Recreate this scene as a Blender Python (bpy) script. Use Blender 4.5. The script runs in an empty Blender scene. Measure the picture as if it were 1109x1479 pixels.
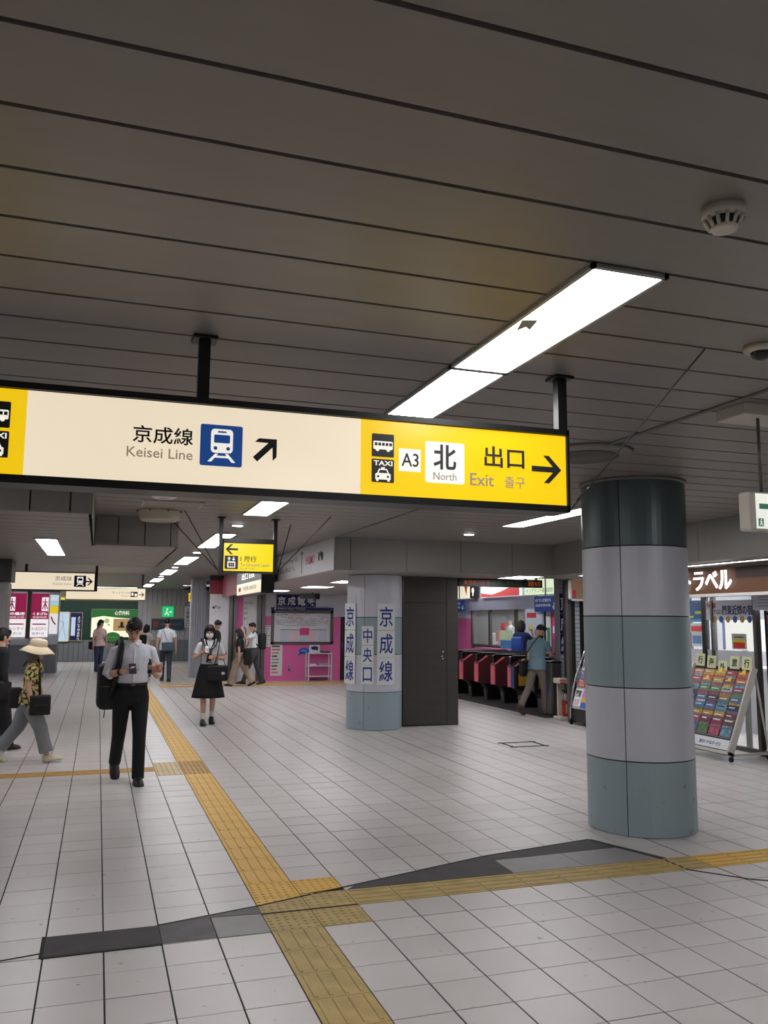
import bpy, bmesh, math, random
from mathutils import Vector, Matrix
V = Vector
random.seed(7)
S = bpy.context.scene
COL = S.collection

# ---------------------------------------------------------------- camera
YAW, PITCH, ROLL = 0.324757, 0.128648, 0.006934
def cam_axes():
    cy, sy, cp, sp = math.cos(YAW), math.sin(YAW), math.cos(PITCH), math.sin(PITCH)
    fwd = V((sy * cp, cy * cp, sp)); right = V((cy, -sy, 0)); up = right.cross(fwd)
    cr, sr = math.cos(ROLL), math.sin(ROLL)
    return cr * right + sr * up, -sr * right + cr * up, fwd
r_, u_, f_ = cam_axes()
cd = bpy.data.cameras.new('camera'); cam = bpy.data.objects.new('camera', cd); COL.objects.link(cam)
cam.matrix_world = Matrix(((r_.x, u_.x, -f_.x, -1.0112), (r_.y, u_.y, -f_.y, -4.9351), (r_.z, u_.z, -f_.z, 1.747), (0, 0, 0, 1)))
cd.sensor_fit = 'VERTICAL'; cd.sensor_height = 36.0; cd.lens = 1213.214 / 1479 * 36.0
cd.clip_start = 0.05; cd.clip_end = 200
S.camera = cam

# ---------------------------------------------------------------- world, exposure
W = bpy.data.worlds.new('world'); S.world = W; W.use_nodes = True
W.node_tree.nodes['Background'].inputs[0].default_value = (1.0, 0.96, 0.92, 1)
W.node_tree.nodes['Background'].inputs[1].default_value = 0.06
S.view_settings.view_transform = 'Standard'; S.view_settings.look = 'None'
S.view_settings.exposure = 0.0; S.view_settings.gamma = 1.0; S.view_settings.use_curve_mapping = False
LAMP = 17.0         # emission of the fluorescent diffusers
SIGN = 0.86         # emission of the backlit sign faces

# ---------------------------------------------------------------- materials
def lin(c):
    return tuple((x / 255 / 12.92) if x / 255 <= 0.04045 else ((x / 255 + 0.055) / 1.055) ** 2.4 for x in c)
MATS = {}
def mat(key, rgb=(128, 128, 128), rough=0.5, metal=0.0, var=0.08, scale=8.0, bump=0.0, emit=0.0, rgb2=None, spec=0.5, stretch=None, detail=3.0, thr=None, alpha=None, trans=0.0):
    """procedural Principled material: base colour broken up by object-space noise"""
    if key in MATS: return MATS[key]
    m = bpy.data.materials.new(key); m.use_nodes = True; nt = m.node_tree; N = nt.nodes; L = nt.links
    b = N['Principled BSDF']
    b.inputs['Roughness'].default_value = rough; b.inputs['Metallic'].default_value = metal
    b.inputs['Specular IOR Level'].default_value = spec
    c = lin(rgb); c2 = lin(rgb2) if rgb2 else tuple(x * (1 - var) for x in c)
    tc = N.new('ShaderNodeTexCoord'); mp = N.new('ShaderNodeMapping'); nz = N.new('ShaderNodeTexNoise')
    L.new(tc.outputs['Object'], mp.inputs[0]); L.new(mp.outputs[0], nz.inputs['Vector'])
    if stretch: mp.inputs['Scale'].default_value = stretch
    nz.inputs['Scale'].default_value = scale; nz.inputs['Detail'].default_value = detail
    rp = N.new('ShaderNodeValToRGB'); L.new(nz.outputs[0], rp.inputs[0])
    lo, hi = thr if thr else (0.3, 0.7)
    rp.color_ramp.elements[0].position = lo; rp.color_ramp.elements[1].position = hi
    rp.color_ramp.elements[0].color = (*c2, 1); rp.color_ramp.elements[1].color = (*c, 1)
    if emit:
        b.inputs['Base Color'].default_value = (*[x * 0.3 for x in c], 1)
        L.new(rp.outputs[0], b.inputs['Emission Color']); b.inputs['Emission Strength'].default_value = emit
    else:
        L.new(rp.outputs[0], b.inputs['Base Color'])
    if bump:
        bp = N.new('ShaderNodeBump'); bp.inputs['Strength'].default_value = bump; bp.inputs['Distance'].default_value = 0.01
        L.new(nz.outputs[0], bp.inputs['Height']); L.new(bp.outputs[0], b.inputs['Normal'])
    if trans:
        b.inputs['Transmission Weight'].default_value = trans; b.inputs['IOR'].default_value = 1.1
    if alpha is not None:
        b.inputs['Alpha'].default_value = alpha
    m.diffuse_color = (*c, 1)
    MATS[key] = m; return m
def lit(key, rgb=(255, 255, 255), s=None): return mat(key, rgb, 0.25, var=0.03, scale=3, emit=SIGN if s is None else s)
def flat(rgb, rough=0.55, e=0.0):
    return mat('paint_%d_%d_%d_%d_%d' % (*rgb, int(rough * 100), int(e * 100)), rgb, rough, var=0.07, scale=9, emit=e)
BLACK = mat('black_paint', (20, 20, 21), 0.4); DARK = mat('dark_joint', (26, 25, 24), 0.8)
STEEL = mat('brushed_steel', (112, 110, 108), 0.38, 0.85, 0.12, 3, stretch=(1, 1, 14)); CHROME = mat('chrome', (200, 200, 204), 0.16, 1.0, 0.02)
WHITE = mat('white_enamel', (225, 224, 220), 0.4, var=0.03); CREAMP = mat('aged_white_plastic', (200, 194, 180), 0.5, var=0.06)
INK = mat('black_ink', (18, 18, 20), 0.6); GREYINK = mat('grey_ink', (120, 112, 104), 0.6)
BGREY = mat('backlit_grey_ink', (158, 144, 126), .6, var=.02, emit=.62)
NAVY = mat('navy_panel', (20, 30, 92), 0.4); PINK = mat('pink_wall', (228, 108, 172), 0.45, var=0.05, scale=2)
GLASS = mat('window_glass', (235, 242, 244), 0.03, var=0.0, alpha=0.16)

# ---------------------------------------------------------------- mesh helpers
class Plane:
    def __init__(s, o, u, v=(0, 0, 1)):
        s.o = V(o); s.u = V(u).normalized(); s.v = V(v).normalized(); s.n = s.u.cross(s.v)
    def p(s, a, b, c=0.0): return s.o + s.u * a + s.v * b + s.n * c
def face_cam(x, y, z=0): return Plane((x, y, z), (1, 0, 0))        # faces -Y
def face_left(x, y, z=0): return Plane((x, y, z), (0, -1, 0))      # faces -X
FLOORP = lambda z=0: Plane((0, 0, z), (1, 0, 0), (0, 1, 0))
class MB:
    def __init__(s): s.v = []; s.f = []
    def add(s, vs, fs):
        k = len(s.v); s.v += [V(q) for q in vs]; s.f += [tuple(i + k for i in f) for f in fs]; return s
    def box(s, x0, x1, y0, y1, z0, z1):
        return s.add([(x, y, z) for x in (x0, x1) for y in (y0, y1) for z in (z0, z1)],
                     [(0, 1, 3, 2), (4, 6, 7, 5), (0, 4, 5, 1), (2, 3, 7, 6), (0, 2, 6, 4), (1, 5, 7, 3)])
    def rbox(s, c, size, r=0.02, M=None, seg=2):
        bm = bmesh.new(); bmesh.ops.create_cube(bm, size=1.0)
        bmesh.ops.scale(bm, vec=size, verts=bm.verts)
        bmesh.ops.bevel(bm, geom=bm.edges[:], offset=r, segments=seg, affect='EDGES', profile=0.5)
        M = M or Matrix(); c = V(c); bm.verts.ensure_lookup_table()
        s.add([c + (M.to_3x3() @ v.co) for v in bm.verts], [[v.index for v in f.verts] for f in bm.faces]); bm.free(); return s
    def prism(s, pl, pts, w0=0.0, w1=0.002):
        n = len(pts); vs = [pl.p(a, b, w0) for a, b in pts] + [pl.p(a, b, w1) for a, b in pts]
        fs = [tuple(reversed(range(n))), tuple(range(n, 2 * n))] + [(i, (i + 1) % n, n + (i + 1) % n, n + i) for i in range(n)]
        return s.add(vs, fs)
    def rect(s, pl, a0, b0, a1, b1, w0=0.0, w1=0.002): return s.prism(pl, [(a0, b0), (a1, b0), (a1, b1), (a0, b1)], w0, w1)
    def rrect(s, pl, a0, b0, a1, b1, r, w0=0.0, w1=0.002, n=5):
        pts = []
        for cx, cy, t in ((a1 - r, b0 + r, -90), (a1 - r, b1 - r, 0), (a0 + r, b1 - r, 90), (a0 + r, b0 + r, 180)):
            pts += [(cx + r * math.cos(math.radians(t + 90 * i / n)), cy + r * math.sin(math.radians(t + 90 * i / n))) for i in range(n + 1)]
        return s.prism(pl, pts, w0, w1)
    def disc(s, pl, a, b, r, w0=0.0, w1=0.002, n=20, ry=None):
        ry = ry or r
        return s.prism(pl, [(a + r * math.cos(6.28319 * i / n), b + ry * math.sin(6.28319 * i / n)) for i in range(n)], w0, w1)
    def stroke(s, pl, pts, t, w0=0.0, w1=0.002):
        for (a, b), (c, d) in zip(pts, pts[1:]):
            dx, dy = c - a, d - b; L = math.hypot(dx, dy) or 1; nx, ny = -dy / L * t / 2, dx / L * t / 2
            s.prism(pl, [(a - nx, b - ny), (c - nx, d - ny), (c + nx, d + ny), (a + nx, b + ny)], w0, w1)
        return s
    def tube(s, pts, rad, n=10, up=None, ratio=1.0):
        """closed tube along a polyline with a radius per point; ratio flattens it along `up`"""
        pts = [V(p) for p in pts]; m = len(pts)
        if not hasattr(rad, '__len__'): rad = [rad] * m
        T = []
        for i in range(m):
            t = (pts[min(i + 1, m - 1)] - pts[max(i - 1, 0)]); T.append(t.normalized() if t.length > 1e-9 else V((0, 0, 1)))
        a = V(up) if up else (V((1, 0, 0)) if abs(T[0].x) < 0.8 else V((0, 1, 0)))
        k = len(s.v)
        for i in range(m):
            a = (a - T[i] * a.dot(T[i])).normalized(); b = T[i].cross(a)
            for j in range(n):
                t = 6.28318530718 * j / n
                s.v.append(pts[i] + a * (rad[i] * ratio * math.cos(t)) + b * (rad[i] * math.sin(t)))
        for i in range(m - 1):
            for j in range(n):
                s.f.append((k + i * n + j, k + i * n + (j + 1) % n, k + (i + 1) * n + (j + 1) % n, k + (i + 1) * n + j))
        s.f.append(tuple(k + j for j in reversed(range(n)))); s.f.append(tuple(k + (m - 1) * n + j for j in range(n)))
        return s
    def loft(s, rings):
        k = len(s.v); n = len(rings[0])
        for r in rings: s.v += [V(q) for q in r]
        for i in range(len(rings) - 1):
            for j in range(n):
                s.f.append((k + i * n + j, k + i * n + (j + 1) % n, k + (i + 1) * n + (j + 1) % n, k + (i + 1) * n + j))
        s.f.append(tuple(k + j for j in reversed(range(n)))); s.f.append(tuple(k + (len(rings) - 1) * n + j for j in range(n)))
        return s
    def lathe(s, c, prof, n=32, axis=None):
        """prof = [(r, h)]; closed top and bottom"""
        c = V(c)
        return s.loft([[c + V((r * math.cos(6.28318530718 * j / n), r * math.sin(6.28318530718 * j / n), h)) for j in range(n)] for r, h in prof])
    def ball(s, c, r, M=None, nu=16, nv=10, fn=None):
        c = V(c); M3 = (M or Matrix()).to_3x3(); rings = []
        for i in range(nv + 1):
            ph = -math.pi / 2 + math.pi * (i if 0 < i < nv else (0.15 if i == 0 else nv - 0.15)) / nv
            row = []
            for j in range(nu):
                th = 2 * math.pi * j / nu
                q = V((math.cos(ph) * math.cos(th), math.cos(ph) * math.sin(th), math.sin(ph)))
                p = V((q.x * r[0], q.y * r[1], q.z * r[2]))
                if fn: p = fn(q, p)
                row.append(c + M3 @ p)
            rings.append(row)
        return s.loft(rings)
    def mesh(s, name, smooth=False):
        me = bpy.data.meshes.new(name); me.from_pydata([tuple(q) for q in s.v], [], s.f); me.validate(); me.update()
        if smooth: me.polygons.foreach_set('use_smooth', [True] * len(me.polygons))
        return me

ROOTM = {}
def link(o, parent=None):
    COL.objects.link(o)
    if parent is not None:
        o.parent = parent
        if parent.name in ROOTM: o.matrix_parent_inverse = ROOTM[parent.name]
    return o
def tag(o, label=None, cat=None, group=None, kind=None):
    if label: o['label'] = label
    if cat: o['category'] = cat
    if group: o['group'] = group
    if kind: o['kind'] = kind
    return o
def thing(name, label, cat, loc=(0, 0, 0), group=None, rotz=0.0, local=False):
    o = bpy.data.objects.new(name, None); o.empty_display_size = 0.1; o.location = loc; o.rotation_euler = (0, 0, rotz); COL.objects.link(o)
    if not local: ROOTM[o.name] = (Matrix.Translation(V(loc)) @ Matrix.Rotation(rotz, 4, 'Z')).inverted()
    return tag(o, label, cat, group)
def obj(name, mb, m, parent=None, smooth=False, label=None):
    me = mb.mesh(name, smooth) if isinstance(mb, MB) else mb
    if not me.materials: me.materials.append(m)
    o = bpy.data.objects.new(name, me); link(o, parent)
    if label: o['label'] = label
    return o
def struct(name, mb, m, smooth=False):
    o = obj(name, mb, m, None, smooth); o['kind'] = 'structure'; return o
def dup(root, off=(0, 0, 0), label=None):
    r = root.copy(); COL.objects.link(r); r.location = root.location + V(off)
    if label: r['label'] = label
    for ch in [c for c in bpy.data.objects if c.parent == root]:
        c = ch.copy(); COL.objects.link(c); c.parent = r; c.matrix_parent_inverse = ch.matrix_parent_inverse.copy()
        for g in [d for d in bpy.data.objects if d.parent == ch]:
            d = g.copy(); COL.objects.link(d); d.parent = c
    return r
TEXTS = []
def text(pl, body, a0, b0, a1, b1, m, parent, w=0.003, name='lettering', bold=0.0, thick=0.002):
    """lettering fitted to the box (a0,b0)-(a1,b1) of a plane; turned into a mesh at the end"""
    c = bpy.data.curves.new(name, 'FONT'); c.body = body; c.offset = bold; c.extrude = 0.01; c.resolution_u = 3
    o = bpy.data.objects.new(name, c); COL.objects.link(o); TEXTS.append((o, pl, a0, b0, a1, b1, m, parent, w, name, thick)); return o
def bake_texts():
    bpy.context.view_layer.update(); dg = bpy.context.evaluated_depsgraph_get(); done = []
    for o, pl, a0, b0, a1, b1, m, parent, w, name, th in TEXTS:
        me = bpy.data.meshes.new_from_object(o.evaluated_get(dg)); done.append(me)
    for me, (o, pl, a0, b0, a1, b1, m, parent, w, name, th) in zip(done, TEXTS):
        bpy.data.objects.remove(o)
        if not me.vertices: continue
        xs = [q.co.x for q in me.vertices]; ys = [q.co.y for q in me.vertices]
        x0, x1, y0, y1 = min(xs), max(xs), min(ys), max(ys)
        for q in me.vertices:
            q.co = pl.p(a0 + (q.co.x - x0) / max(x1 - x0, 1e-6) * (a1 - a0), b0 + (q.co.y - y0) / max(y1 - y0, 1e-6) * (b1 - b0), w + (th if q.co.z > 0 else 0))
        me.materials.clear(); me.materials.append(m); me.name = name
        link(bpy.data.objects.new(name, me), parent)
REMESH = []
def remesh(o, vox, smooth=3):
    md = o.modifiers.new('r', 'REMESH'); md.mode = 'VOXEL'; md.voxel_size = vox; md.use_smooth_shade = True
    if smooth:
        sm = o.modifiers.new('s', 'SMOOTH'); sm.factor = 0.5; sm.iterations = smooth
    REMESH.append(o); return o
def bake_remesh():
    bpy.context.view_layer.update(); dg = bpy.context.evaluated_depsgraph_get()
    new = [bpy.data.meshes.new_from_object(o.evaluated_get(dg)) for o in REMESH]
    for o, me in zip(REMESH, new):
        o.modifiers.clear(); me.name = o.name; o.data = me
# ================================================================ FLOOR
T = 0.3
def tile_material():
    m = bpy.data.materials.new('floor_tile'); m.use_nodes = True; nt = m.node_tree; N = nt.nodes; L = nt.links; b = N['Principled BSDF']
    g = N.new('ShaderNodeNewGeometry'); n1 = N.new('ShaderNodeTexNoise'); n1.inputs['Scale'].default_value = 0.9; n1.inputs['Detail'].default_value = 6
    n2 = N.new('ShaderNodeTexNoise'); n2.inputs['Scale'].default_value = 60; n2.inputs['Detail'].default_value = 2
    n3 = N.new('ShaderNodeTexNoise'); n3.inputs['Scale'].default_value = 14; n3.inputs['Detail'].default_value = 3
    for n in (n1, n2, n3): L.new(g.outputs['Position'], n.inputs['Vector'])
    r1 = N.new('ShaderNodeValToRGB'); L.new(n1.outputs[0], r1.inputs[0])
    r1.color_ramp.elements[0].position = 0.3; r1.color_ramp.elements[0].color = (*lin((190, 183, 180)), 1)
    r1.color_ramp.elements[1].position = 0.7; r1.color_ramp.elements[1].color = (*lin((207, 201, 199)), 1)
    oi = N.new('ShaderNodeObjectInfo'); mr = N.new('ShaderNodeMapRange'); mr.inputs['To Min'].default_value = 0.94; mr.inputs['To Max'].default_value = 1.03
    L.new(oi.outputs['Random'], mr.inputs['Value'])
    mx = N.new('ShaderNodeMix'); mx.data_type = 'RGBA'; mx.blend_type = 'MULTIPLY'; mx.inputs[0].default_value = 1.0
    L.new(r1.outputs[0], mx.inputs[6]); L.new(mr.outputs[0], mx.inputs[7])
    # scuffs: small dark specks worn into the glaze
    r3 = N.new('ShaderNodeValToRGB'); r3.color_ramp.elements[0].position = 0.69; r3.color_ramp.elements[1].position = 0.76
    r3.color_ramp.elements[0].color = (1, 1, 1, 1); r3.color_ramp.elements[1].color = (0.35, 0.34, 0.33, 1); L.new(n3.outputs[0], r3.inputs[0])
    m2 = N.new('ShaderNodeMix'); m2.data_type = 'RGBA'; m2.blend_type = 'MULTIPLY'; m2.inputs[0].default_value = 1.0
    L.new(mx.outputs[2], m2.inputs[6]); L.new(r3.outputs[0], m2.inputs[7]); L.new(m2.outputs[2], b.inputs['Base Color'])
    rr = N.new('ShaderNodeMapRange'); rr.inputs['To Min'].default_value = 0.24; rr.inputs['To Max'].default_value = 0.46
    L.new(n1.outputs[0], rr.inputs['Value']); L.new(rr.outputs[0], b.inputs['Roughness'])
    bp = N.new('ShaderNodeBump'); bp.inputs['Strength'].default_value = 0.05; bp.inputs['Distance'].default_value = 0.004
    L.new(n2.outputs[0], bp.inputs['Height']); L.new(bp.outputs[0], b.inputs['Normal'])
    return m
TILE = tile_material()
floor = struct('floor', MB().box(-7.2, 13.2, -7.5, 36, -0.12, -0.004), mat('floor_grout', (34, 31, 30), 0.8))
used = set()                                             # cells taken by tactile paving
for r in range(-25, 69): used.add((0, r))
for r in (0, 1, 2): used.add((1, r))
for i in range(1, 21): used.add((i, 1))
for r in (17, 18, 19): used.add((-1, r))
for i in range(-9, -1): used.add((i, 18))
def tmesh(bx0, bx1, by0, by1):
    me = MB().box(bx0, T - bx1, by0, T - by1, -0.006, 0).mesh('tile'); me.materials.append(TILE); return me
cells = [(i, r) for i in range(-24, 44) for r in range(-25, 120) if (i, r) not in used]
def seen(i, r):
    d = V((i * T + .15, r * T + .15, 0)) - cam.matrix_world.translation
    x, y, z = d.dot(r_), d.dot(u_), d.dot(f_)
    if z < 0.3: return 0
    px, py = 554.5 + 1213 * x / z, 739.5 - 1213 * y / z
    if not (-40 < px < 1150 and 700 < py < 1520): return 0
    if 838 < px < 1012 and py < 1205: return 0
    return 1 / (z * z * z)
cells.sort(key=lambda c: -seen(*c))
bold = lambda i: 0.008 if i in (11, 15, 22) else 0.0045
boldr = lambda r: 0.0045 if r % 7 == 0 else 0.0026
cache = {}
for i, r in cells[:296]:
    k = (bold(i), bold(i + 1), boldr(r), boldr(r + 1))
    if k not in cache: cache[k] = tmesh(*k)
    o = bpy.data.objects.new('tile', cache[k]); link(o, floor); o.location = (i * T, r * T, random.uniform(-0.0006, 0.0006))
rest = MB()
for i, r in cells[296:]:
    x, y = i * T, r * T
    x0, x1, y0, y1 = x + bold(i), x + T - bold(i + 1), y + boldr(r), y + T - boldr(r + 1)
    rest.add([(x0, y0, 0), (x1, y0, 0), (x1, y1, 0), (x0, y1, 0), (x0, y0, -.005), (x1, y0, -.005), (x1, y1, -.005), (x0, y1, -.005)],
             [(0, 1, 2, 3), (0, 4, 5, 1), (1, 5, 6, 2), (2, 6, 7, 3), (3, 7, 4, 0)])
o = obj('tiles', rest, TILE, floor); o['kind'] = 'stuff'
# ---- tactile paving
YB = mat('tactile_bright_yellow', (226, 176, 62), 0.5, var=0.16, scale=5, bump=0.1)
YD = mat('tactile_worn_yellow', (186, 160, 98), 0.6, var=0.26, scale=7, bump=0.15)
YO = mat('tactile_ochre', (190, 146, 74), 0.55, var=0.2, scale=6)
YP = mat('tactile_faded', (205, 180, 130), 0.5, var=0.2, scale=9)
def bars(along, n=4, nseg=1):
    mb = MB().box(0.003, T - .003, 0.002, T - .002, -.006, 0.001)
    for k in range(n):
        c = (k + .5) * T / n
        a, b = (c - .012, c + .012), (0.016, T - .016)
        def slab(x0, x1, y0, y1): mb.loft([[(x0, y0, 0.0), (x1, y0, 0), (x1, y1, 0), (x0, y1, 0)], [(x0 + .005, y0 + .005, .0055), (x1 - .005, y0 + .005, .0055), (x1 - .005, y1 - .005, .0055), (x0 + .005, y1 - .005, .0055)]])
        if along == 'y': slab(a[0], a[1], b[0], b[1])
        else: slab(b[0], b[1], a[0], a[1])
    return mb
def dots(n=6, keep=None, base=None):
    mb = MB()
    if base is None: mb.box(0.003, T - .003, 0.002, T - .002, -.006, 0.001)
    else: mb.prism(FLOORP(), base, -.006, 0.001)
    for a in range(n):
        for b in range(n):
            x, y = (a + .5) * T / n, (b + .5) * T / n
            if keep and not keep(x, y): continue
            mb.lathe((x, y, 0), [(.0135, 0), (.011, .004), (.006, .0055)], 8)
    return mb
def tmk(mb, m): me = mb.mesh('tactile_tile'); me.materials.append(m); return me
M_yb, M_yd, M_xb, M_xd, M_xo = tmk(bars('y'), YB), tmk(bars('y'), YD), tmk(bars('x'), YB), tmk(bars('x'), YD), tmk(bars('x', 3), YO)
M_db, M_dd, M_df, M_dp = tmk(dots(), YB), tmk(dots(), YD), tmk(dots(), YO), tmk(bars('y', 5), YP)
def tact(me, i, r):
    o = bpy.data.objects.new('tactile_tile', me); link(o, floor); o.location = (i * T, r * T, 0); return o
for r in range(-15, 0): tact(M_yd, 0, r)
tact(M_dd, 0, 0); tact(M_dd, 1, 0)
lo = lambda x, y: y < 0.145 + 0.33 * x; hi = lambda x, y: y > 0.165 + 0.33 * x
tact(tmk(dots(6, lo, [(.003, .003), (.297, .003), (.297, .25), (.003, .152)]), YD), 0, 1)
tact(tmk(dots(6, hi, [(.003, .160), (.297, .258), (.297, .298), (.003, .298)]), YB), 0, 1)
tact(M_dd, 1, 1); tact(M_db, 0, 2)
hi2 = lambda x, y: y > 0.06
tact(tmk(dots(6, lambda x, y: y > .055 * x / .3 + .02, [(.003, .006), (.297, .06), (.297, .298), (.003, .298)]), YB), 1, 2)
for r in range(3, 69):
    tact(M_df if 17 <= r <= 19 else M_yb, 0, r)
for i in range(2, 10): tact(M_xd, i, 1)
ti = tact(tmk(bars('x'), YD), 10, 1)
for i in range(11, 21): tact(M_xb, i, 1)
for r in (17, 18, 19): tact(M_dp, -1, r)
for i in range(-9, -1): tact(M_xo, i, 18)
for yy, x0, n in ((18.55, 0.6, 17), (17.75, 0.6, 17), (26.3, 0.9, 6)):
    for k in range(n):
        o = bpy.data.objects.new('tactile_tile', M_xb); link(o, floor); o.location = (x0 + k * T, yy, 0.003)
# ---- repaired slabs along the diagonal expansion joint
SL1 = mat('repair_dark', (66, 63, 63), 0.7, var=0.3, scale=6, bump=0.3); SL2 = mat('repair_mid', (92, 89, 89), 0.6, var=0.3, scale=7, bump=0.3)
SL3 = mat('repair_light', (138, 134, 135), 0.5, var=0.12, scale=8)
def slab(pts, m, z=0.0022): return obj('repair_slab', MB().prism(FLOORP(), pts, 0.0, z), m, floor)
slab([(-1.2, 0.0), (-.6, .01), (-.6, .298), (-1.2, .30)], SL1); slab([(-.597, .012), (-.303, .012), (-.303, .37), (-.597, .30)], SL2)
slab([(-.297, .004), (-.004, .004), (-.004, .29), (-.297, .33)], SL3); slab([(-.6, .298), (-.3, .34), (-.003, .31), (-.003, .45)], SL2, .003)
slab([(.62, .602), (1.83, .602), (1.84, .93), (1.82, 1.047), (.70, .685)], SL1)
slab([(1.84, .93), (2.9, .965), (2.83, 1.245), (1.82, 1.05)], SL1, .0024); slab([(1.835, .602), (2.40, .602), (2.40, .945), (1.845, .925)], SL3, .0026)
slab([(2.405, .602), (3.03, .602), (2.93, .965), (2.405, .945)], SL3, .0026)
slab([(2.9, .965), (3.04, .602), (3.1, .602), (2.86, 1.24), (2.83, 1.24)], SL1, .003)
jm = mat('joint_filler', (40, 38, 37), 0.8, var=0.3)
def jline(pts, t): return obj('expansion_joint', MB().stroke(FLOORP(), pts, t, 0.0, 0.0045), jm, floor)
jline([(-.6, .30), (-.0, .455), (.6, .652), (1.82, 1.052), (2.83, 1.245), (3.05, .59), (3.06, .30), (3.33, -.02), (4.2, -.55)], .012)
jline([(0, .303), (.6, .303)], .012)
jline([(-1.21, .30), (-1.21, -.01), (-.6, .0)], .02); jline([(-1.21, .06), (-1.5, .0), (-2.0, -.06)], .006)
for yy in (5.95, 6.35):
    jline([(4.55, yy), (5.15, yy)], .05)
jline([(4.6, 5.9), (4.6, 6.4)], .04); jline([(5.1, 5.9), (5.1, 6.4)], .04)

# ================================================================ CEILING
CEIL = mat('ceiling_panel', (138, 132, 126), 0.42, 0.12, 0.06, 2.0, stretch=(0.4, 6, 1), spec=0.5)
PITCHC = 0.3165
ceil = struct('ceiling', MB().box(-7.2, 13.2, -7.5, 36, 3.03, 3.12), mat('ceiling_void', (22, 21, 20), 0.9))
Y0c = -2.504 - 20 * PITCHC
def strip(x0, x1, y0, y1, z, par, mm=CEIL):
    b = MB().box(x0, x1, y0 + .009, y1 - .009, z, z + .02); return obj('ceiling_panel', b, mm, par)
k = 0
while Y0c + k * PITCHC < 32:
    y0 = Y0c + k * PITCHC; y1 = y0 + PITCHC; k += 1
    if y1 < -5.2: continue
    yc = (y0 + y1) / 2
    xl = -6.5 if yc < 2.6 else (-1.1 if yc < 5.9 else (-0.1 if yc < 10 else -6.5))
    strip(xl, 2.342, y0, y1, 3.0, ceil)
    if yc < 7.2: strip(2.358, 6.02, y0, y1, 3.0, ceil)
obj('cover_strip', MB().tube([(2.35, -5, 2.994), (2.35, 7.2, 2.994)], .012, 6), mat('strip_grey', (120, 116, 110), .4, .4), ceil)
# ---- lowered bulkhead on the left (underside 2.63) and its stepped faces
FASC = mat('fascia_panel', (146, 143, 139), 0.42, 0.2, 0.06, 2.5)
ZB = 2.632
b1 = struct('trim_1', MB().box(-7.2, -1.12, 2.62, 10.0, ZB + .03, 3.0).box(-1.12, -.13, 5.94, 10.0, ZB + .03, 3.0), mat('bulkhead_core', (40, 39, 38), .8))
x = -1.131
for j in range(17):
    x1 = x if j else -1.10
    x0 = -1.279 - 0.3165 * j
    obj('panel', MB().box(x0 + .006, x1 - .006, 2.59, 2.62, ZB, 3.0), FASC, b1); x = x0
obj('panel', MB().box(-1.13, -1.10, 2.60, 5.93, ZB, 3.0), FASC, b1)
xs = [-1.10, -.823, -.507, -.191, -.10]
for a, b in zip(xs, xs[1:]): obj('panel', MB().box(a + .006, b - .006, 5.91, 5.94, ZB, 3.0), FASC, b1)
obj('panel', MB().box(-.13, -.10, 5.92, 10.0, ZB, 3.0), FASC, b1)
obj('panel', MB().box(-7.2, -.10, 10.0, 10.03, ZB, 3.0), FASC, b1)
y = 2.62
while y < 9.98:
    y1 = min(y + .3165, 10.0); strip(-7.1, -1.105 if y1 < 5.95 else -.105, y, y1, ZB, b1); y = y1
# ---- lowered soffit on the right (underside 2.5): front face, banner side, shop side
ZS = 2.5
b2 = struct('trim_2', MB().box(2.36, 6.2, 7.32, 19.3, ZS + .03, 3.0).box(6.06, 7.4, -5, 8.3, ZS + .03, 3.0), mat('bulkhead_core'))
xs = [2.33, 2.57, 3.48, 4.39, 5.29, 6.03]
for a, b in zip(xs, xs[1:]): obj('panel', MB().box(a + .004, b - .004, 7.27, 7.30, ZS, 3.0), FASC, b2)
ys = [7.3, 5.5, 3.7, 1.9, .1, -1.7, -3.5]
for a, b in zip(ys, ys[1:]): obj('panel', MB().box(6.03, 6.06, b + .004, a - .004, ZS, 3.0), FASC, b2)
ys = [7.30, 11.5, 13.5, 15.5, 16.8, 19.3]
for a, b in zip(ys, ys[1:]): obj('panel', MB().box(2.33, 2.36, a + .004, b - .004, ZS, 3.0), FASC, b2)
y = 7.3
while y < 19.3: strip(2.36, 6.05, y, y + .3165, ZS, b2, mat('soffit_panel', (160, 156, 150), .4, .2)); y += .3165
y = -3.5
while y < 8.0: strip(6.06, 7.35, y, y + .3165, ZS, b2, mat('soffit_panel')); y += .3165
# ---- gate hall ceiling further right
struct('trim_3', MB().box(6.2, 13.2, 8.3, 24, 3.0, 3.03), mat('hall_ceiling', (190, 188, 184), .6))

# ================================================================ WALLS
RIB = mat('ribbed_grey', (178, 178, 181), .5); RIBD = mat('ribbed_dark', (126, 131, 136), .5); GREEN = mat('dark_green_wall', (26, 62, 53), .45)
wf = struct('wall_far', MB().box(-7.2, 6.2, 32.1, 32.3, 0, 3.03), mat('wall_core', (90, 90, 90), .8))
def ribs(x0, x1, z0, z1, m, pitch=.16):
    n = int(round((x1 - x0) / pitch)); p = (x1 - x0) / n
    for k in range(n): obj('slat', MB().box(x0 + k * p + .008, x0 + (k + 1) * p - .008, 32.04, 32.1, z0, z1), m, wf)
ribs(-4.6, 2.9, 0.02, 0.88, RIBD, .19); ribs(.55, 2.9, .88, 3.0, RIB, .19)
obj('panel', MB().box(-4.6, .55, 32.03, 32.1, .88, 2.48), GREEN, wf)
obj('panel', MB().box(-4.6, .55, 32.0, 32.1, 2.5, 2.6), lit('yellow_strip_light', (232, 214, 70), .8), wf)
obj('panel', MB().box(-4.6, .55, 32.03, 32.1, 2.6, 3.0), mat('pale_far_panel', (170, 168, 128), .5), wf)
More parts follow.
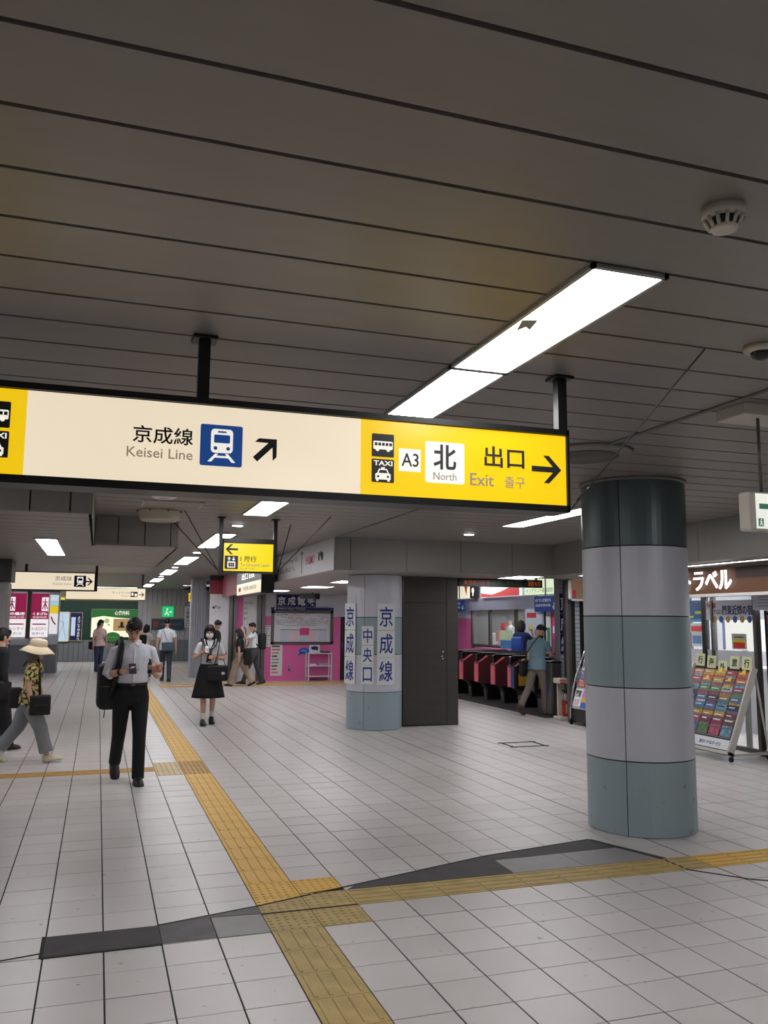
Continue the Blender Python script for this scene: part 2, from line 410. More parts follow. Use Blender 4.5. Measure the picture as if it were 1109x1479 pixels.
obj('panel', MB().box(2.9, 3.5, 31.9, 32.1, 0, 3.0), mat('wall_lilac', (200, 202, 214), .5), wf)
struct('wall_left', MB().box(-7.2, -7.1, -7.5, 32.1, 0, 3.03), mat('wall_lilac'))
struct('wall_behind', MB().box(-7.2, 13.2, -7.5, -7.4, 0, 3.03), mat('wall_lilac'))
wm = struct('wall_middle', MB().box(1.99, 6.1, 19.5, 19.7, 0, 3.0), mat('wall_core'))
LILAC = mat('wall_lilac')
obj('panel', MB().box(3.5, 6.1, 19.4, 19.5, 1.85, 3.0), LILAC, wm)
obj('panel', MB().box(3.5, 5.84, 19.4, 19.5, 0.0, 1.85), PINK, wm)
obj('panel', MB().box(1.99, 2.56, 19.45, 19.5, 0, 2.47), mat('white_panel', (236, 236, 244), .45), wm)
obj('panel', MB().box(2.74, 3.36, 19.45, 19.5, 0, 2.5), mat('white_panel'), wm)
pp = face_cam(0, 19.45)
obj('panel', MB().prism(pp, [(2.70, 2.5), (2.94, 2.5), (2.94, 1.60), (2.70, 1.22)], 0, .006), PINK, wm)
for x0, x1 in ((2.54, 2.63), (2.655, 2.745), (3.34, 3.45), (3.47, 3.57)):
    obj('post', MB().box(x0, x1, 19.36, 19.5, 0, 2.5), STEEL, wm)
text(pp, 'Pay', 2.14, 2.03, 2.29, 2.15, INK, wm, .002)
obj('emblem', MB().disc(pp, 2.095, 2.085, .032, 0, .003, ry=.036).prism(pp, [(2.10, 2.125), (2.125, 2.15), (2.115, 2.125)], 0, .003), INK, wm)
for k, s in enumerate(('LINE MUSIC', 'SUICA', 'PASMO', 'iD')): text(pp, s, 2.96, 2.20 - .15 * k, 2.96 + (.26 if k == 0 else .11), 2.26 - .15 * k, GREYINK, wm, .002)
obj('handrail', MB().tube([(2.9, 19.42, .76), (2.9, 19.38, 1.45), (2.93, 19.38, 1.52), (2.98, 19.38, 1.53), (3.02, 19.38, 1.47), (3.02, 19.42, .76)], .014, 8), STEEL, wm, True)
d1 = struct('door_1', MB().box(5.84, 6.1, 19.42, 19.52, 0, 2.06), mat('dark_bronze_door', (46, 42, 40), .4, .3))
obj('closer', MB().box(5.95, 6.05, 19.36, 19.42, 1.92, 1.97), STEEL, d1); obj('handle', MB().tube([(5.9, 19.40, .95), (5.9, 19.40, 1.1)], .012, 8), CHROME, d1)
obj('louver', MB().box(5.86, 5.88, 19.40, 19.42, .1, .7), BLACK, d1)
# white ribbed post beyond the white wall
rc = thing('ribbed_column', 'pale ribbed column beside the white panel, beneath the red banner', 'column', (1.87, 21.5, 0))
for k in range(6): obj('slat', MB().box(1.66 + k * .072, 1.724 + k * .072, 21.3, 21.7, 0, 2.99), LILAC, rc)
# steel service block with door, right of the lettered column
DST = mat('stainless_door', (82, 79, 76), .36, .7, .1, 2.5, stretch=(1, 1, 6))
d2 = struct('door_2', MB().box(3.87, 4.86, 8.53, 9.2, 0, 2.49), mat('bulkhead_core'))
obj('door_leaf', MB().box(3.87, 4.655, 8.5, 8.53, .02, 2.05), DST, d2); obj('panel', MB().box(3.87, 4.655, 8.5, 8.53, 2.057, 2.49), DST, d2)
obj('panel', MB().box(4.663, 4.86, 8.5, 8.53, .0, 2.49), DST, d2); obj('panel', MB().box(4.86, 4.87, 8.5, 9.2, 0, 2.49), DST, d2)
hb = MB(); pl = face_cam(0, 8.5); hb.disc(pl, 4.59, 1.23, .018, 0, .012).disc(pl, 4.57, 1.15, .014, 0, .01); hb.tube([(4.60, 8.47, 1.12), (4.55, 8.46, 1.11)], .012, 8)
obj('handle', hb, CHROME, d2, True); obj('hinge', MB().box(3.872, 3.90, 8.49, 8.5, .24, .26), BLACK, d2); obj('hinge', MB().box(3.872, 3.884, 8.49, 8.5, .40, .415), BLACK, d2)

# ================================================================ ROUND COLUMNS
CG = mat('column_green_grey', (150, 168, 173), .42, .15, .08, 1.6, bump=0); CL = mat('column_light_grey', (203, 205, 214), .42, .15, .07, 1.6)
CB = mat('column_base_grey', (152, 170, 176), .45, .1, .0, 9, rgb2=(84, 94, 96), thr=(.22, .36), detail=8)
CD = mat('column_top_green', (84, 98, 100), .34, .2, .08, 2)
def round_column(label, cx, cy, r, top, a0, group=None):
    t = thing('round_column', label, 'column', (cx, cy, 0), group)
    obj('core', MB().lathe((cx, cy, 0), [(r - .012, 0), (r - .012, top)], 48), DARK, t, True)
    n = 4; bands = [(0, .6, CB), (.6, 1.2, CL), (1.2, 1.8, CG), (1.8, 2.4, CL), (2.4, top, CD)] if top > 2.6 else [(0, .6, CB), (.6, 1.2, CL), (1.2, 1.8, CG), (1.8, top, CL)]
    for z0, z1, m in bands:
        if z1 - z0 < .05: continue
        for k in range(n):
            s0 = a0 + k * 2 * math.pi / n + .008; s1 = a0 + (k + 1) * 2 * math.pi / n - .008; mb = MB(); q = 16
            outer = [(cx + r * math.cos(s0 + (s1 - s0) * i / q), cy + r * math.sin(s0 + (s1 - s0) * i / q)) for i in range(q + 1)]
            inner = [(cx + (r - .02) * math.cos(s1 - (s1 - s0) * i / q), cy + (r - .02) * math.sin(s1 - (s1 - s0) * i / q)) for i in range(q + 1)]
            mb.prism(FLOORP(), outer + inner, z0 + .005, z1 - .005); o = obj('panel', mb, m, t)
    return t
rcol = round_column('large round column of grey and green-grey panels beside the travel shop', 3.547, 1.522, .456, 2.985, math.radians(-139.5))
obj('collar', MB().lathe((3.547, 1.522, 2.972), [(.46, 0), (.472, .01), (.472, .027)], 40), mat('collar_grey', (110, 108, 104), .4), rcol, True)
pcol = round_column('round column with hanging blue lettered plates beside the steel door', 3.385, 8.58, .46, 2.495, math.radians(-129))
# white plates with blue characters hung on the lettered column (vertical line name and gate name)
BLUEINK = mat('blue_ink', (28, 58, 140), .5); PLATE = mat('white_plate', (226, 228, 230), .4, var=.03)
def plates(x, y, chars, z1, w, h, label, rot=0.0):
    t = thing('lettered_plate', label, 'sign', (x, y, z1 - h * len(chars)))
    pl = Plane((x, y, 0), (math.cos(rot), math.sin(rot), 0))
    for k, ch in enumerate(chars):
        b, a = z1 - (k + 1) * h, z1 - k * h
        obj('plate', MB().rect(pl, -w / 2, b + .004, w / 2, a - .004, -.008, 0.0), PLATE, t)
        text(pl, ch, -w * .38, b + h * .13, w * .38, a - h * .13, BLUEINK, t, .0005, 'character', .012)
    return t
plates(3.43, 8.105, '京成線', 2.03, .30, .437, 'tall white plate with three blue characters, right side of the lettered column')
plates(3.135, 8.165, '中央口', 1.66, .195, .31, 'small white plate with three blue characters in middle of the lettered column', math.radians(-24))
plates(2.925, 8.47, '京成線', 2.03, .30, .437, 'white plate with blue characters on the left edge of the lettered column', math.radians(-72))
# left-edge pillar
lp = thing('grey_pillar', 'grey pillar with a dark cap at the left edge of the picture', 'column', (-2.62, 9.2, 0))
obj('shaft', MB().rbox((-2.62, 9.2, 1.15), (.6, .6, 2.3), .04), mat('pillar_grey', (150, 147, 146), .45, .15), lp); obj('cap', MB().box(-2.95, -2.28, 8.87, 9.53, 2.3, ZB), mat('pillar_cap', (62, 60, 60), .5), lp)
# ================================================================ CEILING LIGHTS
TUBE = mat('fluorescent_diffuser', (252, 251, 253), .3, var=.0, emit=LAMP); FRAME = mat('light_frame', (176, 174, 170), .4, .3)
def ceiling_light(label, x0, x1, y0, y1, z, group, m=TUBE):
    t = thing('ceiling_light', label, 'light', ((x0 + x1) / 2, (y0 + y1) / 2, z), group)
    f = MB()
    for a, b, c, d in ((x0, x0 + .018, y0, y1), (x1 - .018, x1, y0, y1), (x0, x1, y0, y0 + .018), (x0, x1, y1 - .018, y1)): f.box(a, b, c, d, z - .014, z + .002)
    obj('frame', f, FRAME, t); obj('diffuser', MB().box(x0 + .018, x1 - .018, y0 + .018, y1 - .018, z - .008, z + .001), m, t); return t
GL = 'centre row of ceiling lights'
l0 = ceiling_light('long fluorescent ceiling light with a grey tape mark, nearest the camera above the big sign', .575, .895, -2.5, -1.225, 3.0, GL)
obj('tape', MB().prism(Plane((0, 0, 2.9915), (1, 0, 0), (0, -1, 0)), [(.60, 1.93), (.665, 1.95), (.69, 1.83), (.655, 1.86), (.64, 1.80)], 0, .001), mat('grey_tape', (150, 150, 150), .5), l0)
ceiling_light('fluorescent ceiling light running up to the top edge of the big sign', .575, .895, -1.22, .05, 3.0, GL)
for n, y in zip(('behind the lower edge of the big sign', 'partly behind the small yellow sign', 'third along the corridor past the big sign', 'fourth along the corridor past the big sign', 'fifth along the corridor past the big sign', 'farthest along the corridor near the far wall'), (2.5, 7.4, 12.25, 17.0, 21.8, 26.6)):
    ceiling_light('white ceiling light ' + n, .555, .875, y, y + 2.55, 3.0, GL)
ceiling_light('white ceiling light just left of the large round column', 3.95, 4.275, 2.5, 5.0, 3.0, 'right row of ceiling lights')
ceiling_light('ceiling light of the right row, past the large round column near camera', 3.95, 4.275, -3.6, -1.1, 3.0, 'right row of ceiling lights')
ceiling_light('ceiling light of the centre row over the floor behind the viewer', .575, .895, -7.0, -4.9, 3.0, GL)
ceiling_light('ceiling light of the left row, outside the left edge beside the big sign', -2.79, -2.47, -2.5, .05, 3.0, 'left ceiling lights')
ceiling_light('short bright ceiling light in the lowered ceiling at left', -1.73, -1.475, 5.07, 7.64, ZB, 'left ceiling lights')
ceiling_light('ceiling light in the lowered ceiling outside the left edge', -4.6, -4.3, 5.07, 7.64, ZB, 'left ceiling lights')
for n, y in (('nearest the left pillar', 12.5), ('midway to the far wall', 18.5), ('close to the far wall', 25)): ceiling_light('left row ceiling light ' + n, -3.6, -3.3, y, y + 2.5, 3.0, 'left ceiling lights')
ceiling_light('thin crosswise strip light near the far ribbed wall', 1.9, 3.0, 26.9, 27.1, 3.0, 'far end strip lights')
ceiling_light('added crosswise strip light before the green far wall, hidden behind the ticket sign', -4.2, .45, 30.3, 30.6, 3.0, 'far end strip lights')  # added lamp out of sight behind the ticket sign, brightens the far wall
for n, x, y in (('nearest the lettered column', 3.3, 10.4), ('middle one over the pink wall', 3.35, 13.2), ('closest to the pink wall', 3.0, 16.2)):
    ceiling_light('slim soffit light, ' + n, x, x + .62, y, y + .9, ZS, 'soffit lights before the pink wall')
ceiling_light('slim soffit light above the entrance to the ticket gates', 5.5, 6.0, 7.45, 8.3, ZS, 'soffit lights before the ticket gates')
ceiling_light('slim soffit light above the entrance to the gates, right one', 6.3, 6.8, 6.2, 7.0, ZS, 'soffit lights before the ticket gates')
for n, x, y in (('over the nearest gates', 8.2, 9.6), ('over the farthest gates', 8.2, 13.2), ('before the office window', 9.3, 16.5)):
    ceiling_light('gate hall ceiling light ' + n, x, x + .3, y, y + 2.5, 3.0, 'gate hall lights')
ceiling_light('office ceiling light behind the window', 11.2, 12.4, 14.5, 18.5, 2.95, 'gate hall lights', mat('office_light', (255, 253, 250), .3, var=0, emit=9.0))
ceiling_light('travel shop ceiling light behind the glass', 8.3, 9.6, 3.0, 6.2, 2.75, 'shop lights', mat('shop_light', (250, 252, 255), .3, var=0, emit=11.0))
# strip lights along the shop fascia ledge
ceiling_light('thin ledge light over the brown shop sign', 6.3, 6.42, 2.2, 5.0, ZS, 'shop lights')
def downlight(label, x, y):
    t = thing('downlight', label, 'light', (x, y, 3.0), 'round downlights')
    obj('rim', MB().lathe((x, y, 2.985), [(.07, 0), (.10, .008), (.10, .014)], 24), WHITE, t, True); obj('lens', MB().lathe((x, y, 2.981), [(.068, 0), (.068, .006)], 24), TUBE, t)
for n, y in zip(('just above the small yellow sign', 'second along the corridor', 'third along the corridor', 'fourth along the corridor'), (6.22, 11.1, 15.9, 20.65)): downlight('small round downlight ' + n, .69, y)
downlight('small round downlight on the ceiling above the lettered column', 4.0, 6.1)

# ================================================================ SIGN PARTS
ORANGEY = lit('sign_yellow', (250, 206, 22)); CREAM = lit('sign_cream', (246, 230, 202)); SWHITE = lit('sign_white', (250, 246, 236), .9)
SIGNBLUE = mat('sign_blue', (24, 74, 150), .4, var=.02, emit=.6); ICONW = lit('icon_white', (248, 244, 232)); ICONB = mat('icon_black', (22, 20, 20), .5)
SFR = mat('sign_frame_black', (30, 29, 29), .35, .4)
def arrow(pl, a, b, s, ang, m, par, w=.003, t=.16):
    """arrow in a square of side s centred at a,b pointing along ang degrees"""
    c, d = math.cos(math.radians(ang)), math.sin(math.radians(ang)); P = lambda x, y: (a + s * (x * c - y * d), b + s * (x * d + y * c))
    mb = MB().prism(pl, [P(-.5, -t / 2), P(.36, -t / 2), P(.36, t / 2), P(-.5, t / 2)], w, w + .002)
    mb.prism(pl, [P(.5, 0), P(.08, .42), P(-.10, .42), P(.30, 0)], w, w + .0025).prism(pl, [P(.30, 0), P(-.10, -.42), P(.08, -.42), P(.5, 0)], w, w + .0025)
    return obj('arrow', mb, m, par)
def train_icon(pl, a, b, s, par, bg=None, w=.003):
    bg = bg or SIGNBLUE; P = lambda x, y: (a + s * x, b + s * y)
    t = obj('pictogram', MB().rrect(pl, a, b, a + s, b + s, s * .05, w, w + .002), bg, par); w += .002
    mb = MB().rrect(pl, *P(.25, .32), *P(.77, .90), s * .09, w, w + .0015)
    mb.prism(pl, [P(.36, .30), P(.43, .30), P(.27, .10), P(.18, .10)], w, w + .0015).prism(pl, [P(.66, .30), P(.59, .30), P(.75, .10), P(.84, .10)], w, w + .0015).rect(pl, *P(.33, .2), *P(.69, .25), w, w + .0015)
    obj('train_shape', mb, ICONW, t); w += .0015
    obj('train_detail', MB().rrect(pl, *P(.32, .56), *P(.70, .76), s * .03, w, w + .001).rect(pl, *P(.41, .81), *P(.61, .85), w, w + .001).disc(pl, *P(.36, .43), s * .045, w, w + .001).disc(pl, *P(.66, .43), s * .045, w, w + .001), bg, t)
def bus_icon(pl, a, b, s, par, w=.003):
    P = lambda x, y: (a + s * x, b + s * y)
    t = obj('pictogram', MB().rrect(pl, a, b, a + s, b + s, s * .05, w, w + .002), ICONB, par); w += .002
    obj('bus_shape', MB().rrect(pl, *P(.06, .32), *P(.94, .68), s * .05, w, w + .0015).disc(pl, *P(.25, .31), s * .08, w, w + .0015).disc(pl, *P(.74, .31), s * .08, w, w + .0015), ICONW, t); w += .0015
    mb = MB()
    for k in range(5): mb.rect(pl, *P(.12 + .165 * k, .48), *P(.24 + .165 * k, .61), w, w + .001)
    obj('bus_window', mb, ICONB, t)
def taxi_icon(pl, a, b, s, par, w=.003):
    P = lambda x, y: (a + s * x, b + s * y)
    t = obj('pictogram', MB().rrect(pl, a, b, a + s, b + s, s * .05, w, w + .002), ICONB, par); w += .002
    obj('taxi_shape', MB().prism(pl, [P(.16, .12), P(.84, .12), P(.84, .36), P(.76, .40), P(.68, .58), P(.32, .58), P(.24, .40), P(.16, .36)], w, w + .0015).rect(pl, *P(.42, .58), *P(.58, .65), w, w + .0015).rect(pl, *P(.2, .05), *P(.3, .14), w, w + .0015).rect(pl, *P(.7, .05), *P(.8, .14), w, w + .0015), ICONW, t)
    obj('taxi_window', MB().prism(pl, [P(.30, .40), P(.70, .40), P(.64, .53), P(.36, .53)], w + .0015, w + .0025).disc(pl, *P(.28, .25), s * .05, w + .0015, w + .0025).disc(pl, *P(.72, .25), s * .05, w + .0015, w + .0025), ICONB, t)
    text(pl, 'TAXI', *P(.08, .72), *P(.92, .93), ICONW, t, w, 'lettering', .02)
def hang_box(t, x0, x1, y0, y1, z0, z1, fr=.03, m=SFR):
    """black sign housing open at the face: rails round the front edge and a body behind"""
    b = MB().box(x0, x1, y0 + .012, y1, z0, z1)
    for a, c, d, e in ((x0, x1, z0, z0 + fr), (x0, x1, z1 - fr * .8, z1), (x0, x0 + fr * .4, z0, z1), (x1 - fr * .4, x1, z0, z1)): b.box(a, c, y0 - .012, y0 + .012, d, e)
    return obj('housing', b, m, t)
def post(t, x, y, z0, z1=3.0, w=.05, m=SFR):
    obj('post', MB().box(x - w / 2, x + w / 2, y - w / 2, y + w / 2, z0, z1 - .012), m, t); obj('ceiling_flange', MB().rbox((x, y, z1 - .008), (w * 2.2, w * 2.2, .016), .005), m, t)

# ---- the big hanging guide sign
ms = thing('hanging_guide_sign', 'large backlit cream and yellow hanging sign with train, exit and taxi symbols', 'sign', (-.617, -1.22, 2.285))
hang_box(ms, -2.42, 1.187, -1.3, -1.14, 2.285, 2.703, .034)
mp = face_cam(0, -1.3)
obj('sign_face', MB().rect(mp, -1.327, 2.318, .097, 2.672, -.01, 0), CREAM, ms, label='cream backlit panel'); obj('sign_face', MB().rect(mp, .097, 2.318, 1.172, 2.672, -.01, 0), ORANGEY, ms, label='yellow backlit exit panel'); obj('sign_face', MB().rect(mp, -2.405, 2.318, -1.327, 2.672, -.01, 0), ORANGEY, ms, label='yellow backlit panel cut by the left edge')
for x in (-.617, 1.19, -2.42): post(ms, x, -1.225, 2.70)
text(mp, '京成線', -.909, 2.487, -.659, 2.562, INK, ms, bold=.012); text(mp, 'Keisei Line', -.931, 2.425, -.659, 2.468, BGREY, ms, bold=.006)
train_icon(mp, -.629, 2.407, .182, ms); arrow(mp, -.342, 2.496, .135, 45, INK, ms, t=.2)
bus_icon(mp, .15, 2.5, .108, ms); taxi_icon(mp, .15, 2.38, .109, ms)
obj('label_box', MB().rect(mp, .284, 2.44, .392, 2.547, .001, .003), SWHITE, ms); text(mp, 'A3', .296, 2.463, .381, 2.526, INK, ms, .004, bold=.006)
obj('label_box', MB().rrect(mp, .416, 2.394, .616, 2.592, .012, .001, .003), SWHITE, ms); text(mp, '北', .456, 2.459, .573, 2.58, INK, ms, .004, bold=.02); text(mp, 'North', .456, 2.409, .574, 2.445, BGREY, ms, .004)
text(mp, '出口', .722, 2.488, .937, 2.592, INK, ms, bold=.014); text(mp, 'Exit', .646, 2.393, .77, 2.453, BGREY, ms, bold=.006); text(mp, '출구', .829, 2.392, .939, 2.449, BGREY, ms)
arrow(mp, 1.06, 2.496, .164, 0, INK, ms, t=.17)
bus_icon(mp, -1.494, 2.508, .108, ms); taxi_icon(mp, -1.494, 2.386, .108, ms)
obj('tie_wire', MB().tube([(1.202, -1.3, 2.31), (1.215, -1.32, 2.335), (1.22, -1.33, 2.35), (1.25, -1.37, 2.40), (1.255, -1.375, 2.41), (1.39, -1.58, 2.66), (1.581, -1.857, 3.0)], [.004, .004, .008, .008, .004, .004, .004], 6), BLACK, ms)
# ---- small yellow sign
s2 = thing('hanging_guide_sign', 'small yellow hanging sign with left arrow and lift symbol', 'sign', (.72, 5.45, 2.318))
hang_box(s2, .40, 1.03, 5.42, 5.53, 2.318, 2.74, .02); obj('top_plate', MB().box(.41, 1.02, 5.40, 5.42, 2.685, 2.74), SFR, s2)
p2_ = face_cam(0, 5.42); obj('sign_face', MB().rect(p2_, .405, 2.337, 1.02, 2.68, -.01, .004), lit('sign_lemon', (238, 214, 30)), s2)
for x in (.375, 1.05): post(s2, x, 5.46, 2.31, 3.0, .045)
arrow(p2_, .505, 2.605, .15, 180, INK, s2, .005); text(p2_, '1 階行', .615, 2.455, .81, 2.525, INK, s2, .005, bold=.01); text(p2_, 'To Ground Level', .612, 2.40, .97, 2.438, BGREY, s2, .005, bold=.01); text(p2_, '地上階 지상층', .612, 2.36, .79, 2.382, BGREY, s2, .005)
ic = obj('pictogram', MB().rrect(p2_, .422, 2.362, .585, 2.525, .008, .005, .007), ICONB, s2)
il = MB().rrect(p2_, .455, 2.378, .552, 2.455, .006, .007, .0085)
il.prism(p2_, [(.475, 2.512), (.455, 2.485), (.495, 2.485)], .007, .0085).rect(p2_, .47, 2.463, .48, 2.487, .007, .0085).prism(p2_, [(.53, 2.462), (.51, 2.487), (.55, 2.487)], .007, .0085).rect(p2_, .525, 2.487, .535, 2.512, .007, .0085)
obj('lift_shape', il, ICONW, ic); obj('lift_detail', MB().rect(p2_, .469, 2.388, .491, 2.44, .0085, .0095).rect(p2_, .495, 2.388, .513, 2.44, .0085, .0095).rect(p2_, .517, 2.388, .539, 2.44, .0085, .0095), ICONB, ic)
for a, b in (((.34, 5.4, 2.34), (-.12, 4.95, 3.0)), ((.34, 5.4, 2.34), (-.2, 5.9, 3.0)), ((1.08, 5.4, 2.34), (1.62, 4.9, 3.0)), ((1.08, 5.4, 2.34), (1.35, 5.95, 3.0))): obj('tie_wire', MB().tube([a, b], .006, 6), BLACK, s2)
# ---- hanging box sign that runs along the corridor
bs = thing('hanging_guide_sign', 'grey and cream box sign with black end hanging below the small yellow sign', 'sign', (2.05, 12.8, 2.27))
obj('housing', MB().box(1.965, 2.22, 11.35, 14.4, 2.27, 2.80), SFR, bs); bp = face_left(1.965, 0)
obj('sign_face', MB().rect(bp, -14.38, 2.29, -11.38, 2.53, 0, .005), lit('sign_cream'), bs, label='cream lower panel'); obj('sign_face', MB().rect(bp, -14.38, 2.535, -11.38, 2.78, 0, .005), mat('sign_grey', (92, 92, 98), .4, emit=.5), bs, label='grey upper panel')
text(bp, '出口 Exit', -13.7, 2.60, -12.1, 2.75, ICONW, bs, .006, bold=.02); text(bp, '中央改札 KAISATSU', -13.5, 2.36, -11.9, 2.47, BGREY, bs, .006); obj('emblem', MB().rect(bp, -14.1, 2.36, -13.8, 2.45, .006, .008), flat((190, 80, 60)), bs)
for y in (11.8, 13.9): post(bs, 2.1, y, 2.79)
# ---- far signs
ks = thing('hanging_guide_sign', 'cream hanging sign with train symbol and right arrow at the far left', 'sign', (-2.0, 13.1, 2.28))
hang_box(ks, -3.3, -1.10, 13.0, 13.16, 2.29, 2.665, .024); kp = face_cam(0, 13.0)
obj('sign_face', MB().rect(kp, -3.28, 2.312, -1.115, 2.645, -.01, 0), CREAM, ks)
text(kp, '京成線', -1.86, 2.49, -1.545, 2.585, BGREY, ks, bold=.01); text(kp, 'Keisei Line', -1.89, 2.41, -1.555, 2.455, BGREY, ks); train_icon(kp, -1.50, 2.375, .225, ks, NAVY); arrow(kp, -1.235, 2.485, .18, 0, INK, ks)
for x in (-1.08, -2.4): post(ks, x, 13.08, 2.29)
ts = thing('hanging_guide_sign', 'white ticket office hanging sign with right arrow before the green wall', 'sign', (-.8, 20, 2.27))
hang_box(ts, -1.9, .24, 20.0, 20.14, 2.26, 2.62, .022); tp = face_cam(0, 20.0)
obj('sign_face', MB().rect(tp, -1.885, 2.282, .228, 2.60, -.01, 0), CREAM, ts)
text(tp, 'きっぷうりば', -.66, 2.45, -.20, 2.51, BGREY, ts, bold=.01); text(tp, 'Tickets', -.42, 2.37, -.20, 2.41, BGREY, ts); arrow(tp, .13, 2.43, .15, 0, INK, ts)
tk = obj('pictogram', MB().rect(tp, -.17, 2.36, .02, 2.51, .003, .005), INK, ts); obj('ticket_shape', MB().rect(tp, -.15, 2.40, -.09, 2.47, .005, .007).disc(tp, -.12, 2.48, .015, .005, .007).rect(tp, -.06, 2.38, 0, 2.46, .005, .007), ICONW, tk)
for x in (-1.8, .15): post(ts, x, 20.07, 2.61)
# banner boards on the bulkhead side above the corridor
bn = thing('payment_banner', 'white banner board with a pink card logo on the bulkhead corner', 'banner', (2.32, 9.4, ZS)); bl = face_left(2.33, 0)
obj('board', MB().rect(bl, -11.5, ZS + .005, -7.31, 2.995, .001, .012), mat('banner_white', (214, 213, 216), .4, var=.03), bn)
text(bl, 'PASMO', -9.12, 2.68, -8.52, 2.82, flat((214, 92, 120)), bn, .013, bold=.02)
obj('divider', MB().rect(bl, -9.46, 2.55, -9.42, 2.93, .012, .014).rect(bl, -9.52, 2.88, -9.36, 2.93, .012, .014), GREYINK, bn); obj('hand_card_symbol', MB().rect(bl, -8.26, 2.70, -8.18, 2.83, .012, .014).disc(bl, -8.02, 2.76, .07, .012, .014).disc(bl, -8.10, 2.80, .05, .012, .014), INK, bn)
text(bl, 'Apple Pay の', -11.3, 2.78, -9.75, 2.87, GREYINK, bn, .013); text(bl, 'はじめよう。', -11.3, 2.63, -9.95, 2.72, GREYINK, bn, .013)
rb = thing('payment_banner', 'dull red banner board on the bulkhead above the far white panel', 'banner', (2.32, 19.5, ZS))
obj('board', MB().rect(face_cam(0, 19.45), 1.99, 2.475, 2.33, 2.86, 0, .012), mat('banner_red', (160, 66, 76), .45), rb); obj('board', MB().rect(bl, -19.35, ZS - .12, -16.6, 2.92, -.01, .012), mat('banner_rose', (178, 96, 112), .45), rb)
# evacuation sign at right edge
es = thing('exit_sign', 'white green evacuation sign hanging from a ceiling box at the right edge', 'sign', (2.6, -1.12, 2.27))
obj('housing', MB().rbox((2.66, -1.10, 2.378), (.44, .09, .222), .012), CREAMP, es); ep = face_cam(0, -1.145)
obj('sign_face', MB().rect(ep, 2.483, 2.278, 2.865, 2.478, -.002, .003), lit('exit_white', (240, 244, 232), .85), es); EG = mat('exit_green', (8, 128, 96), .4, emit=.35)
arrow(ep, 2.60, 2.405, .19, 0, EG, es, .003, .16); m_ = obj('pictogram', MB().rect(ep, 2.495, 2.29, 2.53, 2.335, .003, .005), EG, es)
obj('running_figure', MB().disc(ep, 2.513, 2.327, .004, .005, .0065).stroke(ep, [(2.513, 2.321), (2.511, 2.309), (2.503, 2.296)], .004, .005, .0065).stroke(ep, [(2.511, 2.309), (2.52, 2.302), (2.52, 2.294)], .004, .005, .0065).stroke(ep, [(2.503, 2.316), (2.521, 2.316)], .004, .005, .0065), ICONW, m_)
text(ep, '避難口 EXIT', 2.56, 2.29, 2.85, 2.34, EG, es, .004)
for x in (2.57, 2.75): obj('rod', MB().tube([(x, -1.1, 2.485), (x, -1.1, 2.94)], .009, 8), STEEL, es, True)
obj('ceiling_box', MB().rbox((2.70, -1.05, 2.965), (.56, .24, .07), .006), CREAMP, es)
# ---- ceiling fittings
sd = thing('smoke_detector', 'white louvred smoke detector on the ceiling at upper right', 'detector', (.735, -2.97, 2.94))
c = (.735, -2.97, 0); obj('base', MB().lathe((c[0], c[1], 2.965), [(.056, 0), (.064, .012), (.064, .035)], 32), CREAMP, sd, True)
obj('sensor_ring', MB().lathe((c[0], c[1], 2.93), [(.028, 0), (.038, .0), (.042, .008), (.038, .012), (.028, .012)], 32), CREAMP, sd, True); obj('chamber', MB().lathe((c[0], c[1], 2.934), [(.03, 0), (.045, .033)], 24), mat('detector_dark', (62, 60, 56), .6), sd, True)
for k in range(12):
    a = k * math.pi / 6; obj('louvre', MB().tube([(c[0] + .041 * math.cos(a), c[1] + .041 * math.sin(a), 2.937), (c[0] + .058 * math.cos(a), c[1] + .058 * math.sin(a), 2.968)], .006, 6), CREAMP, sd, True)
dc = thing('dome_camera', 'white dome camera with dark lens on the ceiling at the right edge', 'camera', (1.80, -1.97, 2.95))
obj('base', MB().lathe((1.80, -1.97, 2.972), [(.062, 0), (.078, .010), (.078, .028)], 32), CREAMP, dc, True); obj('dome', MB().ball((1.80, -1.97, 2.975), (.05, .05, .04)), mat('dome_black', (16, 16, 18), .08), dc, True)
af = thing('air_diffuser', 'round grey ceiling air diffuser beside the top of the round column', 'vent', (2.36, .40, 2.96))
obj('outer_cone', MB().lathe((2.36, .40, 2.965), [(.25, .0), (.30, .01), (.35, .033), (.24, .033)], 40), mat('diffuser_grey', (128, 124, 118), .5), af, True)
obj('perforated_plate', MB().lathe((2.36, .40, 2.955), [(.24, 0), (.24, .012)], 40), mat('diffuser_dust', (104, 100, 94), .8, bump=.5, scale=60), af, True)
dm = thing('ceiling_drum', 'beige drum housing screwed to the ceiling below the big sign', 'fixture', (-.385, 5.16, 2.89))
obj('shell', MB().lathe((-.385, 5.16, 2.885), [(.20, 0), (.222, .012), (.25, .10), (.26, .115)], 40), mat('beige_drum', (176, 170, 154), .5), dm, True); obj('flange', MB().lathe((-.385, 5.16, 2.988), [(.27, 0), (.27, .011)], 40), mat('beige_drum'), dm)
for k in range(8): a = k * math.pi / 4 + .3; obj('bolt', MB().ball((-.385 + .262 * math.cos(a), 5.16 + .262 * math.sin(a), 2.985), (.012, .012, .01), nu=8, nv=6), BLACK, dm)
fd = thing('ceiling_disc', 'flat white round cover on the ceiling behind the big sign', 'fixture', (-.43, 3.86, 2.97)); obj('cover', MB().lathe((-.43, 3.86, 2.975), [(.11, 0), (.13, .012), (.13, .025)], 32), WHITE, fd, True); obj('centre', MB().lathe((-.43, 3.86, 2.970), [(.05, 0), (.055, .006)], 24), CREAMP, fd)
ap = thing('access_panel', 'square access hatch frame in the ceiling near the beige drum', 'hatch', (-.3, 4.45, 2.985)); f = MB()
